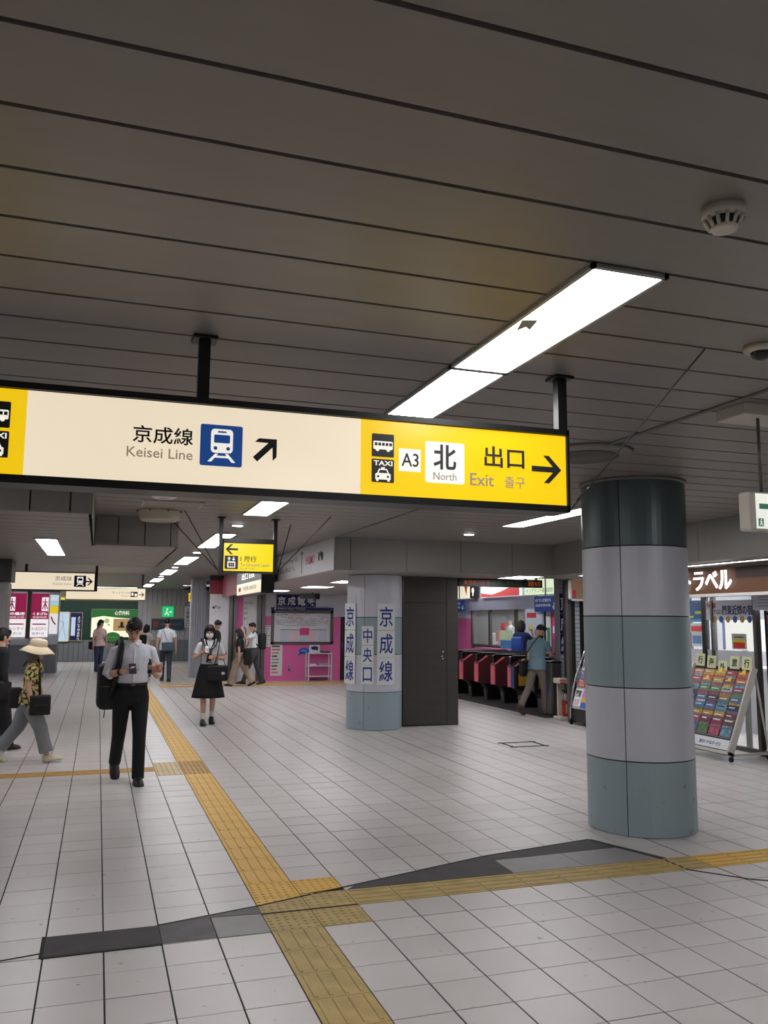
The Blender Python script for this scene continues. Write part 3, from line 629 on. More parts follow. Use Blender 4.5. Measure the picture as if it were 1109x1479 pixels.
for a, b, c_, d in ((-.62, .02, 4.2, 4.22), (-.62, .02, 4.68, 4.70), (-.62, -.60, 4.2, 4.7), (0, .02, 4.2, 4.7)): f.box(a, b, c_, d, 2.99, 3.0)
obj('frame', f, FRAME, ap); obj('hatch', MB().box(-.60, 0, 4.22, 4.68, 2.994, 3.0), CEIL, ap)
# ================================================================ FAR END
fp = face_cam(0, 32.03)
def board(name, label, cat, pl, a0, b0, a1, b1, m, th=.04, frame=None, group=None):
    t = thing(name, label, cat, pl.p((a0 + a1) / 2, b0, 0), group); obj('panel', MB().rect(pl, a0, b0, a1, b1, 0, th), m, t)
    if frame:
        f = MB(); w = frame[1]
        for q in ((a0 - w, b0 - w, a0, b1 + w), (a1, b0 - w, a1 + w, b1 + w), (a0 - w, b0 - w, a1 + w, b0), (a0 - w, b1, a1 + w, b1 + w)): f.rect(pl, *q, 0, th + .015)
        obj('frame', f, frame[0], t)
    return t
YF = mat('yellow_frame', (206, 190, 104), .45)
mbd = board('map_board', 'lit pale blue area map in a yellow frame on the green wall', 'board', fp, -2.69, .83, -2.13, 2.0, lit('map_blue', (196, 216, 236), .75), frame=(YF, .025))
ml = MB().stroke(fp, [(-2.6, 1.7), (-2.35, 1.6), (-2.3, 1.2), (-2.2, .9)], .015, .04, .043).stroke(fp, [(-2.4, 1.95), (-2.35, 1.5), (-2.5, 1.0)], .012, .04, .043)
obj('map_lines', ml, flat((110, 130, 160)), mbd)
nb = board('notice_board', 'navy notice panel with white vertical lettering in a yellow frame on green wall', 'board', fp, -2.08, .86, -1.63, 1.98, NAVY, frame=(YF, .02)); obj('notice', MB().rect(fp, -2.04, 1.05, -1.88, 1.8, .04, .045), lit('map_blue'), nb)
for k, ch in enumerate('ようこそ御徒町へ'): text(fp, ch, -1.80, 1.84 - .125 * k - .10, -1.70, 1.84 - .125 * k, ICONW, nb, .041, 'character')
cl = board('clinic_advert', 'bright lit clinic advert with green header and room photo on green wall', 'advert', fp, -1.26, 1.0, .55, 2.13, lit('advert_ivory', (246, 242, 212), .95), frame=(mat('advert_frame', (150, 160, 140), .4), .02))
obj('header', MB().prism(fp, [(-1.26, 1.78), (-.8, 1.86), (-.3, 1.80), (.55, 1.74), (.55, 2.13), (-1.26, 2.13)], .04, .044), mat('advert_green', (44, 120, 50), .4, emit=.55), cl); text(fp, '心療内科', -.36, 1.9, .22, 2.08, ICONW, cl, .046, bold=.02)
ph = obj('room_photo', MB().rect(fp, -.40, 1.25, .5, 1.75, .04, .044), mat('photo_tan', (196, 158, 104), .4, emit=.6), cl); obj('chair_shape', MB().rect(fp, -.12, 1.42, .0, 1.62, .044, .046).rect(fp, -.2, 1.38, .06, 1.44, .044, .046), INK, ph); obj('desk_shape', MB().rect(fp, .1, 1.3, .4, 1.5, .044, .046), flat((140, 96, 60)), ph)
obj('hill', MB().disc(fp, -.4, 1.0, .3, .044, .047, ry=.2), mat('advert_green'), cl); obj('leaf_motif', MB().disc(fp, -.66, 1.66, .1, .04, .043).disc(fp, -.58, 1.5, .05, .04, .043), mat('pale_green', (190, 214, 150), .4, emit=.6), cl)
board('wall_panel', 'blank beige panel behind the green exit light on the far wall', 'panel', fp, 1.08, 1.79, 2.44, 2.33, mat('beige_panel', (176, 172, 158), .5), .03)
ex = thing('exit_light', 'glowing green running figure exit light on the far wall', 'sign', (1.78, 31.95, 1.84)); obj('panel', MB().rect(fp, 1.56, 1.84, 2.01, 2.28, .031, .1), mat('exit_glow', (30, 200, 120), .4, emit=.9), ex)
obj('running_figure', MB().disc(fp, 1.75, 2.17, .035, .1, .105).stroke(fp, [(1.74, 2.12), (1.72, 2.02), (1.66, 1.92)], .04, .1, .105).stroke(fp, [(1.72, 2.02), (1.8, 1.97), (1.8, 1.9)], .04, .1, .105).rect(fp, 1.84, 2.02, 1.94, 2.08, .1, .105), lit('icon_white', (248, 244, 232)), ex)
db = board('display_board', 'dark teal display board below the exit light on the far wall', 'board', fp, 1.16, 1.32, 2.43, 1.72, mat('teal_display', (34, 74, 88), .3, emit=.25), .05, frame=(BLACK, .02))
obj('route_strip', MB().rect(fp, 1.5, 1.5, 2.38, 1.56, .05, .054).rect(fp, 1.2, 1.4, 1.4, 1.66, .05, .054), flat((150, 60, 70)), db)
vb = board('vertical_sign', 'narrow white vertical sign with black lettering on far ribbed wall', 'sign', fp, 2.47, 1.41, 2.78, 2.29, PLATE, .03)
for k, ch in enumerate('上野駅北口'): text(fp, ch, 2.55, 2.24 - .165 * k - .13, 2.70, 2.24 - .165 * k, INK, vb, .031, 'character', .01)
yh = thing('hanging_guide_sign', 'tiny yellow hanging sign in a black box at the far end', 'sign', (2.2, 26.4, 2.36)); obj('housing', MB().box(2.05, 2.30, 26.4, 26.55, 2.34, 2.75), SFR, yh); obj('sign_face', MB().rect(face_cam(0, 26.4), 2.07, 2.38, 2.22, 2.70, 0, .01), lit('sign_yellow'), yh)
text(face_cam(0, 26.4), 'B', 2.11, 2.46, 2.18, 2.6, INK, yh, .012); post(yh, 2.17, 26.47, 2.74)
# ---- kiosk pillar with bookstore posters
kk = thing('kiosk_pillar', 'lilac grey panelled pillar carrying the crimson posters', 'column', (-3.3, 25, 0))
for a, b in ((-4.2, -3.65), (-3.63, -3.08), (-3.06, -2.52)): obj('panel', MB().box(a, b, 24.5, 25.6, .9, 2.6), LILAC, kk); obj('panel', MB().box(a, b, 24.5, 25.6, 0, .89), mat('kiosk_base', (122, 124, 132), .5), kk)
obj('side_panel', MB().box(-2.51, -2.24, 24.5, 25.6, 0, .9), mat('kiosk_base'), kk); obj('side_panel', MB().box(-2.51, -2.24, 24.5, 25.6, .91, 2.6), LILAC, kk); obj('top', MB().box(-4.2, -2.24, 24.5, 25.6, 2.61, 2.99), mat('pillar_cap'), kk)
obj('divider', MB().box(-3.2, -3.06, 24.49, 24.5, 1.1, 2.69), mat('bronze_post', (70, 60, 50), .4, .5), kk)
kp2 = face_cam(0, 24.488); CRIM = mat('crimson_print', (170, 24, 84), .4, emit=.62); KW = lit('poster_white', (246, 240, 244), .9)
for a0, a1, nm, tx in ((-3.74, -3.20, 'left crimson and white bookstore poster on the kiosk pillar', ('の書店', '10:00-21:00', 'からすぐ')), (-3.06, -2.53, 'right crimson and white bookstore poster on the kiosk pillar', ('くまざわ', '営業時間', 'A1出口から'))):
    t = thing('bookstore_poster', nm, 'poster', ((a0 + a1) / 2, 24.45, 1.15), 'bookstore posters'); obj('panel', MB().rect(kp2, a0, 1.15, a1, 2.54, 0, .05), KW, t); obj('crimson_field', MB().rect(kp2, a0, 1.72, a1, 2.54, .05, .053), CRIM, t)
    ac = (a0 + .10) if a0 < -3.5 else (a1 - .12); e = obj('book_emblem', MB().rect(kp2, ac - .1, 1.98, ac + .1, 2.42, .053, .056), KW, t)
    obj('emblem_lines', MB().stroke(kp2, [(ac, 2.38), (ac, 2.02)], .03, .056, .058).stroke(kp2, [(ac - .08, 2.27), (ac + .08, 2.27)], .03, .056, .058).stroke(kp2, [(ac, 2.25), (ac - .08, 2.04)], .03, .056, .058).stroke(kp2, [(ac, 2.25), (ac + .08, 2.04)], .03, .056, .058), CRIM, e)
    text(kp2, tx[0], a0 + .06, 1.84, a1 - .04, 1.94, KW, t, .054, bold=.03); text(kp2, tx[1], a0 + .06, 1.75, a1 - .06, 1.81, KW, t, .054); text(kp2, tx[2], a0 + .04, 1.36, a1 - .05, 1.47, GREYINK, t, .052)
    text(kp2, '徒歩1分', a0 + .06, 1.22, a1 - .1, 1.31, GREYINK, t, .052); obj('rule', MB().rect(kp2, a0 + .06, 1.54, a1 - .06, 1.58, .052, .055), CRIM, t)
sp = Plane((-2.51, 24.49, 0), (1, 0, 0)); sc = thing('poster_strip', 'narrow strip of yellow, pale blue and white posters right of the crimson posters', 'poster', (-2.4, 24.5, 1.2))
for z0, z1, cc in ((1.25, 1.9, (240, 236, 240)), (1.9, 2.14, (240, 206, 40)), (2.15, 2.3, (170, 216, 224)), (2.31, 2.5, (214, 226, 236))): obj('sheet', MB().rect(sp, .01, z0, .26, z1, 0, .03), lit('sheet_%d' % int(z0 * 100), cc, .8), sc)
obj('red_mark', MB().stroke(sp, [(.06, 1.8), (.12, 1.65), (.2, 1.55)], .04, .03, .033), flat((200, 30, 50)), sc)
gp = board('green_poster', 'green and white poster at the left edge beside the crimson posters', 'poster', face_cam(0, 26), -4.6, 1.2, -3.8, 2.2, lit('poster_green', (120, 190, 120), .7), .04)
board('yellow_lightbox', 'yellow light box on the green wall behind the ticket sign', 'sign', face_cam(0, 32.0), -3.4, 2.32, -2.65, 2.85, lit('sign_yellow'), .1)
board('yellow_lightbox', 'small yellow light box left of the crimson posters', 'sign', face_cam(0, 25.9), -4.35, 2.3, -4.05, 2.6, lit('sign_yellow'), .08)

# ================================================================ PINK WALL
wp = face_cam(0, 19.4)
for k, ch in enumerate('京成電鉄'):
    a = 3.90 + .295 * k; t = thing('character_tile', 'navy tile with white character, %s of the four above the timetable' % ('first', 'second', 'third', 'fourth')[k], 'sign', (a + .14, 19.39, 2.13), 'railway name tiles')
    obj('tile', MB().rect(wp, a, 2.13, a + .285, 2.48, 0, .02), NAVY, t); text(wp, ch, a + .025, 2.17, a + .262, 2.43, PLATE, t, .021, 'character', .025)
tb = thing('timetable_board', 'large framed timetable board with navy header on the pink wall', 'board', (4.67, 19.35, 1.05))
obj('header', MB().rect(wp, 3.74, 2.03, 5.60, 2.11, 0, .06), NAVY, tb); text(wp, 'Guide on stops & Timetable', 3.92, 2.045, 4.74, 2.095, PLATE, tb, .062, bold=.01); obj('info_dot', MB().disc(wp, 3.85, 2.07, .03, .06, .064), PLATE, tb)
f = MB()
for q in ((3.75, 1.05, 5.60, 1.12), (3.75, 1.94, 5.60, 2.02), (3.75, 1.05, 3.83, 2.02), (5.52, 1.05, 5.60, 2.02)): f.rect(wp, *q, 0, .06)
obj('frame', f, STEEL, tb); obj('sheet', MB().rect(wp, 3.83, 1.12, 5.52, 1.94, 0, .03), mat('timetable_paper', (222, 226, 232), .3, var=.05), tb)
random.seed(3); rl = MB(); rs = MB()
for k in range(9):
    z = 1.90 - k * .04; x = 3.9
    while x < 5.4:
        w = random.uniform(.06, .3)
        if random.random() < .72: (rl if random.random() < .75 else rs).rect(wp, x, z, min(x + w, 5.46), z + .014, .03, .032)
        x += w + .03
obj('route_lines', rl, flat((128, 134, 170)), tb); obj('route_lines', rs, flat((206, 140, 160)), tb)
for k in range(5):
    a = 4.02 + .28 * k; q = obj('column_block', MB().rect(wp, a, 1.13, a + .265, 1.46, .03, .032), flat(((206, 212, 226), (226, 206, 216))[k % 2]), tb)
    obj('column_rule', MB().rect(wp, a, 1.455, a + .265, 1.475, .032, .034), flat((110, 120, 170)), tb)
obj('pink_note', MB().rect(wp, 4.60, 1.31, 4.88, 1.52, .034, .038), flat((226, 70, 140)), tb)
def sheet(label, a0, b0, a1, b1, lines, m=PLATE):
    t = board('wall_poster', label, 'poster', wp, a0, b0, a1, b1, m, .006); r = random.Random(int(a0 * 100)); n = 9
    for k in range(n):
        z = b1 - (k + .8) * (b1 - b0) / (n + .6); cc = lines[k % len(lines)]
        obj('print_line', MB().rect(wp, a0 + .03, z, a0 + .03 + (a1 - a0 - .06) * r.uniform(.5, 1), z + (b1 - b0) * .045, .006, .008), flat(cc), t)
    return t
sheet('narrow white notice at the left end of the pink wall', 3.51, .98, 3.745, 1.59, ((150, 150, 160), (120, 120, 130)))
sheet('tall white notice with red and black print below the timetable', 3.76, .15, 4.10, 1.04, ((60, 56, 70), (214, 110, 90), (220, 130, 110), (50, 46, 50), (160, 160, 168), (150, 150, 158)))
bb = thing('speech_bubble_sticker', 'blue speech bubble sticker on the pink wall left of the white shelf', 'sticker', (4.74, 19.39, .7)); obj('bubble', MB().disc(wp, 4.74, .85, .16, 0, .006, ry=.095).prism(wp, [(4.62, .82), (4.7, .78), (4.55, .70)], 0, .006), mat('bubble_blue', (30, 112, 196), .4), bb); obj('swirl', MB().stroke(wp, [(4.66, .84), (4.72, .88), (4.78, .84), (4.82, .88)], .014, .006, .008), PLATE, bb)
ol = thing('wall_outlet', 'small grey outlet box low on the pink wall', 'outlet', (4.31, 19.38, .28)); obj('box', MB().rbox((4.31, 19.38, .35), (.07, .04, .14), .008), STEEL, ol); obj('cover', MB().rect(wp, 4.29, .36, 4.33, .40, .04, .045), flat((200, 200, 200)), ol)
sh = thing('leaflet_shelf', 'white metal leaflet shelf standing against the pink wall', 'shelf', (5.14, 19.2, 0)); WM = mat('white_metal', (222, 220, 226), .4)
for x in (4.80, 5.48):
    for y in (19.05, 19.36): obj('leg', MB().box(x - .017, x + .017, y - .017, y + .017, 0, .80), WM, sh)
for z in (.12, .42, .78): obj('shelf_board', MB().box(4.79, 5.49, 19.04, 19.37, z, z + .025), WM, sh)
for nm, x, z, sz, m in (('small pile of white leaflets on the middle shelf, left', 4.95, .445, (.16, .2, .05), PLATE), ('grey pile of leaflets on the middle shelf, right', 5.25, .445, (.26, .2, .06), flat((170, 172, 180)))):
    t = thing('leaflet_pile', nm, 'leaflets', (x, 19.2, z), 'leaflets on the white shelf'); obj('stack', MB().rbox((x, 19.2, z + sz[2] / 2), sz, .008), m, t); obj('top_sheet', MB().box(x - .05, x + .06, 19.15, 19.28, z + sz[2], z + sz[2] + .004), flat((120, 120, 150)), t)
wc = thing('standing_card', 'white card with a navy bubble standing on the white shelf', 'card', (5.0, 19.25, .805)); cp = face_cam(0, 19.25); obj('card', MB().rect(cp, 4.86, .806, 5.18, 1.03, 0, .008), PLATE, wc); obj('bubble', MB().disc(cp, 5.02, .94, .11, .008, .011, ry=.055).prism(cp, [(5.06, .9), (5.12, .9), (5.12, .85)], .008, .011), NAVY, wc)
bx = thing('leaflet_box', 'low dark box on the top of the white shelf', 'box', (5.33, 19.2, .805)); obj('tray', MB().rbox((5.33, 19.2, .826), (.24, .18, .04), .006), flat((70, 60, 66)), bx); obj('contents', MB().box(5.24, 5.38, 19.14, 19.26, .846, .866), flat((150, 150, 156)), bx)
pj = thing('hanging_monitor', 'small black monitor hanging from the soffit before the navy character tiles', 'monitor', (4.7, 17.8, 2.3)); obj('screen', MB().rbox((4.45, 17.85, 2.40), (.42, .08, .14), .008), mat('grey_screen', (96, 94, 96), .2), pj); obj('housing', MB().rbox((4.72, 17.9, 2.40), (.13, .22, .15), .008), BLACK, pj); obj('stem', MB().box(4.58, 4.62, 17.88, 17.92, 2.45, 2.5), BLACK, pj)

# ================================================================ TICKET GATES
struct('trim_4', MB().box(6.82, 9.6, 9.03, 16.0, -.004, .012), mat('gate_mat', (46, 45, 46), .6))
GP = mat('gate_pink', (240, 116, 130), .4, var=.03); GM = mat('gate_maroon', (88, 44, 50), .3, .1); GB = mat('gate_black', (20, 20, 21), .25); GS = mat('gate_grey', (74, 72, 72), .35, .5)
def gate(label, yc, blue=False, w=.08):
    t = thing('ticket_gate', label, 'ticket gate', (7.05, yc, .012), 'ticket gates in a row'); w = .15 if blue else w; gpl = Plane((7.05, yc, .012), (1, 0, 0), (0, 0, 1)); zo = -.012
    side = GM if not blue else mat('gate_side_dark', (44, 42, 44), .3, .2)
    obj('body', MB().prism(gpl, [(.02, .41), (.02, .80), (.24, .955), (1.5, .955), (1.72, .80), (1.72, .41), (1.6, .36), (.14, .36)], -w + .01, w - .01), side, t)
    obj('pedestal', MB().prism(gpl, [(.10, .37), (.18, .33), (.24, .24), (.26, .0), (1.48, .0), (1.5, .24), (1.56, .33), (1.64, .37)], -w + .02, w - .02), GB, t)
    obj('pedestal_front', MB().prism(gpl, [(.08, .37), (.16, .33), (.22, .24), (.24, .0), (.26, .0), (.26, .24), (.20, .34), (.12, .37)], -w + .015, w - .015), STEEL, t)
    fp_ = Plane((7.05, yc, .012), (0, -1, 0))
    if blue:
        obj('front_panel', MB().rect(fp_, -w, .40, -.01, .81, -.03, .0), GP, t, label='pink front panel'); obj('front_panel', MB().rect(fp_, .0, .40, w - .03, .80, -.03, .0), mat('gate_blue', (44, 70, 150), .4), t, label='blue front panel'); obj('front_edge', MB().rect(fp_, w - .03, .38, w, .82, -.04, .004), STEEL, t)
        obj('side_sticker', MB().rect(Plane((7.05, yc - w + .008, .012), (1, 0, 0)), .10, .44, .62, .68, 0, .004), mat('gate_yellow', (206, 158, 40), .4), t)
    else: obj('front_panel', MB().rect(fp_, -w, .40, w, .81, -.03, .0), GP, t)
    obj('front_cap', MB().rect(fp_, -w - .004, .80, w + .004, .825, -.035, .004), STEEL, t)
    sl = MB()
    for s in (-w, w - .025): sl.prism(gpl, [(.0, .82), (.04, .82), (.27, .965), (.24, .985)], s, s + .025)
    obj('slope_trim', sl, GP, t); obj('ticket_slope', MB().prism(gpl, [(.03, .805), (.25, .957), (.24, .967), (.02, .815)], -w + .025, w - .025), GS, t)
    hd = MB().prism(gpl, [(.06, .86), (.05, 1.0), (.10, 1.025), (1.66, 1.025), (1.70, 1.0), (1.70, .93), (.24, .93)], -w - .02, -w + .04); obj('hood', hd, GB, t); obj('hood_rim', MB().tube([(7.11, yc + w - .02, .84), (7.10, yc + w - .02, 1.0), (7.16, yc + w - .02, 1.04), (8.7, yc + w - .02, 1.045)], .012, 6), STEEL, t, True)
    obj('top_deck', MB().prism(gpl, [(.25, .955), (1.5, .955), (1.5, .975), (.27, .975)], -w + .04, w - .01), GS, t); obj('reader', MB().rrect(Plane((7.45, yc - .01, .988), (1, 0, 0), (0, 1, 0)), 0, -.04, .2, .04, .02, 0, .012), flat((60, 90, 170)), t)
    return t
gate('pink and blue fronted ticket gate with yellow side sticker left of the gate man', 10.80, True)
for n, y in (('second from the man at the gates', 11.66), ('third from the man at the gates', 12.50), ('fourth from the man at the gates', 13.33), ('farthest, partly hidden by the steel door block', 14.16)): gate('pink fronted ticket gate, ' + n, y)
gate('ticket gate with blue stripe directly behind the man in the grey-blue shirt', 9.98, True)
ec = thing('gate_end_cabinet', 'plain steel end cabinet of the gate row beside the fire extinguisher', 'cabinet', (7.2, 9.40, .012)); obj('body', MB().rbox((7.20, 9.40, .50), (.22, .34, .97), .03), mat('cabinet_steel', (96, 94, 92), .35, .5), ec); obj('top', MB().rbox((7.20, 9.40, .995), (.23, .35, .03), .01), GB, ec); obj('blue_stripe', MB().rect(face_left(7.09, 9.40), -.10, .40, .02, .76, 0, .004), mat('gate_blue'), ec)
# ---- office behind the gates
wo = struct('wall_office', MB().box(10.05, 10.2, 19.2, 24, 0, 3.0).box(10.05, 10.2, 12.0, 14.6, 0, 3.0).box(10.05, 10.2, 14.6, 19.2, 0, 1.02).box(10.05, 10.2, 14.6, 19.2, 2.12, 3.0), mat('wall_core'))
op = face_left(10.05, 0)
for q, m in (((-24, 1.84, -19.2, 3.0), LILAC), ((-24, 0, -19.2, 1.84), PINK), ((-19.2, .1, -14.6, .92), PINK), ((-14.55, 0, -12, 2.05), PINK), ((-19.2, 2.1, -12.0, 3.0), LILAC)): obj('panel', MB().rect(op, *q, 0, .05), m, wo)
obj('panel', MB().rect(op, -20.3, 2.08, -14.95, 2.44, .05, .12), mat('lintel_silver', (158, 158, 176), .3, .4), wo)
w1 = struct('window_1', MB().box(10.02, 10.06, 14.6, 19.2, 1.03, 1.06), STEEL)
for y in (19.12, 17.88, 16.22, 14.66): obj('mullion', MB().box(9.98, 10.06, y - .05, y + .05, 1.03, 2.1), STEEL, w1)
for a, b in ((14.7, 16.17), (16.27, 17.83), (17.93, 19.07)): obj('pane', MB().box(10.03, 10.04, a, b, 1.05, 2.1), GLASS, w1)
obj('counter_ledge', MB().box(9.75, 10.3, 14.7, 18.4, .93, .98), mat('counter_pink', (206, 120, 168), .4), w1)
struct('wall_office_back', MB().box(12.9, 13.0, 11, 24, 0, 3.0), mat('office_back', (214, 212, 204), .6))
ob = thing('office_cabinet', 'grey shelving with files at the back of the gate office', 'cabinet', (12.6, 17, 0))
obj('body', MB().box(12.5, 12.88, 15.2, 18.8, 0, 2.0), mat('file_cabinet', (160, 164, 166), .5), ob)
random.seed(5)
for r in range(4):
    for k in range(10): obj('file', MB().box(12.42, 12.5, 15.3 + k * .34, 15.3 + k * .34 + .22, .9 + r * .28, .9 + r * .28 + random.uniform(.14, .24)), flat(random.choice(((200, 200, 204), (90, 96, 120), (60, 60, 64), (190, 170, 140)))), ob)
for nm, cat, y, h, cc in (('white stack of trays behind the window, left', 'tray stack', 18.4, .42, (206, 206, 206)), ('orange topped holder behind the window', 'holder', 18.0, .5, (176, 110, 70)), ('black card machine behind the window', 'machine', 17.4, .3, (40, 42, 44)), ('white printer behind the window', 'machine', 17.0, .24, (180, 184, 186))):
    t = thing('counter_item', nm, cat, (10.4, y, .98)); obj('body', MB().rbox((10.4, y, .98 + h / 2), (.22, .22, h), .03), flat(cc), t); obj('base', MB().box(10.28, 10.55, y - .14, y + .14, .98, 1.0), BLACK, t); obj('label_plate', MB().rect(face_left(10.289, y), -.08, 1.08, .08, 1.16, 0, .004), PLATE, t)
struct('trim_8', MB().box(11.0, 12.4, 14.7, 21, -.003, .17), mat('office_counter', (150, 148, 144), .5)); struct('trim_5', MB().box(10.2, 11.0, 14.7, 19.2, .90, .98), mat('office_counter', (150, 148, 144), .5))
cp_ = face_left(9.97, 0); gpz = thing('counter_poster', 'pale green and blue poster standing at the office window', 'poster', (9.96, 16.7, .985)); obj('sheet', MB().rect(cp_, -17.1, .985, -16.38, 1.50, 0, .012), flat((196, 220, 184)), gpz); obj('blue_foot', MB().rect(cp_, -17.1, .985, -16.38, 1.22, .012, .015), flat((70, 140, 196)), gpz); obj('red_mark', MB().disc(cp_, -16.98, 1.58, .07, .0, .012).rect(cp_, -17.08, 1.48, -16.86, 1.70, -.01, .0), flat((214, 60, 70)), gpz)
ah = face_left(9.93, 0)
a1 = board('backlit_advert', 'backlit cream advert left of the office lintel above the gates', 'advert', ah, -20.6, 2.46, -19.0, 3.0, lit('advert_cream', (240, 232, 206), .85), .08); obj('cone_shape', MB().prism(ah, [(-19.4, 2.9), (-19.1, 2.9), (-19.2, 2.55)], .08, .085), flat((200, 90, 60)), a1); text(ah, 'お得な', -20.2, 2.7, -19.7, 2.85, GREYINK, a1, .081)
a4 = board('black_advert', 'narrow black sign with white mark between the backlit adverts', 'sign', ah, -18.94, 2.45, -18.5, 2.82, BLACK, .08); obj('mark', MB().disc(ah, -18.72, 2.68, .09, .08, .084).disc(ah, -18.72, 2.56, .05, .08, .084), PLATE, a4)
a2 = board('backlit_advert', 'backlit white advert with a red wave above the office window', 'advert', ah, -18.14, 2.46, -15.7, 2.92, lit('advert_white', (248, 248, 248), .95), .08); obj('red_wave', MB().prism(ah, [(-18.14, 2.46), (-15.7, 2.46), (-15.7, 2.74), (-16.2, 2.72), (-16.8, 2.6), (-17.4, 2.52), (-18.14, 2.58)], .08, .085), mat('wave_red', (226, 80, 80), .4, emit=.6), a2); text(ah, 'アクセス特急', -17.3, 2.76, -16.4, 2.85, flat((200, 120, 110)), a2, .081)
a3 = board('backlit_advert', 'backlit pale green advert at the right above the gates', 'advert', ah, -15.4, 2.46, -13.75, 3.0, lit('advert_mint', (224, 240, 206), .9), .08); text(ah, 'インプラント歯科医院', -15.3, 2.5, -13.9, 2.62, flat((90, 150, 120)), a3, .081); obj('leaf_mark', MB().disc(ah, -14.75, 2.84, .07, .08, .084).disc(ah, -14.75, 2.7, .07, .08, .084), flat((40, 120, 90)), a3)
for nm, y0, y1, z0, z1 in (('small blue hanging notice left of the office window', 20.0, 19.2, 2.05, 2.41), ('larger blue hanging notice right of the office window', 14.72, 13.6, 2.0, 2.40)):
    t = board('blue_notice', nm, 'sign', face_left(9.8, 0), -y0, z0, -y1, z1, mat('notice_blue', (36, 62, 140), .4, emit=.25), .03, group='blue notices by the office'); pz = face_left(9.8, 0)
    text(pz, 'のりば案内', -y0 + .06, z1 - .15, -y1 - .28, z1 - .06, PLATE, t, .031); text(pz, '成田空港方面', -y0 + .06, z1 - .27, -y1 - .3, z1 - .2, PLATE, t, .031); arrow(pz, -y1 - .12, (z0 + z1) / 2 - .06, .18, -90, PLATE, t, .031)
    obj('hanger', MB().box(9.775, 9.795, (y0 + y1) / 2 - .02, (y0 + y1) / 2 + .02, z1, 3.0), STEEL, t)
pdn = struct('door_3', MB().rect(face_left(10.0, 0), -14.18, 0, -13.55, 2.02, 0, .03), mat('pink_door', (220, 74, 150), .4)); pdp = face_left(9.97, 0)
obj('handle', MB().rect(pdp, -14.1, 1.0, -14.04, 1.3, 0, .03), CHROME, pdn); obj('notice', MB().rect(pdp, -14.13, 1.74, -13.78, 1.96, 0, .004), flat((214, 90, 100)), pdn); obj('notice', MB().rect(pdp, -14.14, 1.46, -13.8, 1.64, 0, .004), PLATE, pdn)
obj('edge_strip', MB().rect(pdp, -14.46, 0, -14.22, 2.02, 0, .02), PLATE, pdn); obj('green_strip', MB().rect(pdp, -14.40, 1.15, -14.26, 1.6, .02, .024), flat((60, 150, 100)), pdn)
bdz = thing('pale_info_board', 'pale board with small coloured notices right of the office window', 'board', (9.9, 14.9, 1.0)); obj('panel', MB().box(9.86, 9.92, 14.5, 15.4, 1.0, 2.08), flat((196, 208, 222)), bdz); bz = face_left(9.86, 0)
for a, b, c_, d, cc in ((-15.3, 1.85, -14.8, 1.98, (196, 60, 70)), (-15.2, 1.5, -15.0, 1.65, (220, 210, 90)), (-14.9, 1.4, -14.7, 1.55, (120, 130, 180)), (-15.3, 1.2, -15.1, 1.3, (120, 150, 200))): obj('notice', MB().rect(bz, a, b, c_, d, 0, .006), flat(cc), bdz)
ld = thing('led_display', 'long black LED message display hanging over the gate entrance', 'display', (5.8, 8.75, 2.35)); obj('housing', MB().rbox((5.815, 8.76, 2.43), (1.66, .1, .14), .006), BLACK, ld); lpz = face_cam(0, 8.71)
LO = mat('led_orange', (190, 92, 40), .4, emit=.5); LR = mat('led_red', (150, 40, 66), .4, emit=.45); LGn = mat('led_green', (44, 96, 50), .4, emit=.4)
text(lpz, '本日の', 5.08, 2.385, 5.32, 2.475, LO, ld, .001); text(lpz, '特急券', 5.33, 2.385, 5.60, 2.475, LR, ld, .001); text(lpz, '発売しました。', 5.62, 2.385, 6.22, 2.475, LGn, ld, .001); text(lpz, '踏切', 6.35, 2.385, 6.60, 2.475, LO, ld, .001); obj('hanger', MB().box(5.2, 5.24, 8.74, 8.78, 2.49, 2.53).box(6.3, 6.34, 8.74, 8.78, 2.49, 2.53), BLACK, ld)
# ---- corner right of the gates
TST = mat('tiled_strip', (190, 196, 206), .35)
struct('wall_right', MB().box(7.75, 7.9, 6.2, 8.9, 0, 3.0).box(7.25, 10.05, 9.25, 9.27, 0.0, .01), mat('dark_right_wall', (60, 58, 58), .5))
np_ = thing('lettered_plate', 'tall navy plate with white characters on the tiled post by the extinguisher', 'sign', (7.42, 9.29, 1.13)); nz = face_cam(0, 9.3)
for k, ch in enumerate('京成線'): obj('plate', MB().rect(nz, 7.33, 2.29 - .385 * (k + 1) + .004, 7.52, 2.29 - .385 * k - .004, 0, .012), NAVY, np_); text(nz, ch, 7.345, 2.29 - .385 * (k + 1) + .05, 7.505, 2.29 - .385 * k - .05, PLATE, np_, .013, 'character', .02)
tpst = thing('tiled_post', 'post of small pale tiles behind the fire extinguisher', 'column', (7.42, 9.4, 0)); obj('core', MB().box(7.335, 7.515, 9.31, 9.5, 0, 2.99), mat('tile_grout_grey', (120, 122, 128), .7), tpst)
for k in range(40): obj('tile', MB().box(7.33, 7.52, 9.302, 9.312, .01 + k * .0745, .075 + k * .0745), TST, tpst)
stp = thing('steel_post', 'tall dark steel post between the gates and the shop side', 'column', (6.92, 8.28, 0)); obj('shaft', MB().box(6.89, 6.95, 8.25, 8.34, 0, ZS), STEEL, stp); obj('side_cover', MB().box(6.952, 7.05, 8.29, 8.34, 0, ZS), mat('post_dark', (50, 48, 47), .4, .5), stp)
t2 = thing('tiled_post', 'narrow strip of small pale tiles between steel post and round column', 'column', (7.11, 8.35, 0)); obj('core', MB().box(7.055, 7.165, 8.335, 8.45, 0, ZS), mat('tile_grout_grey'), t2)
for k in range(33): obj('tile', MB().box(7.055, 7.165, 8.325, 8.337, .01 + k * .0745, .072 + k * .0745), TST, t2)
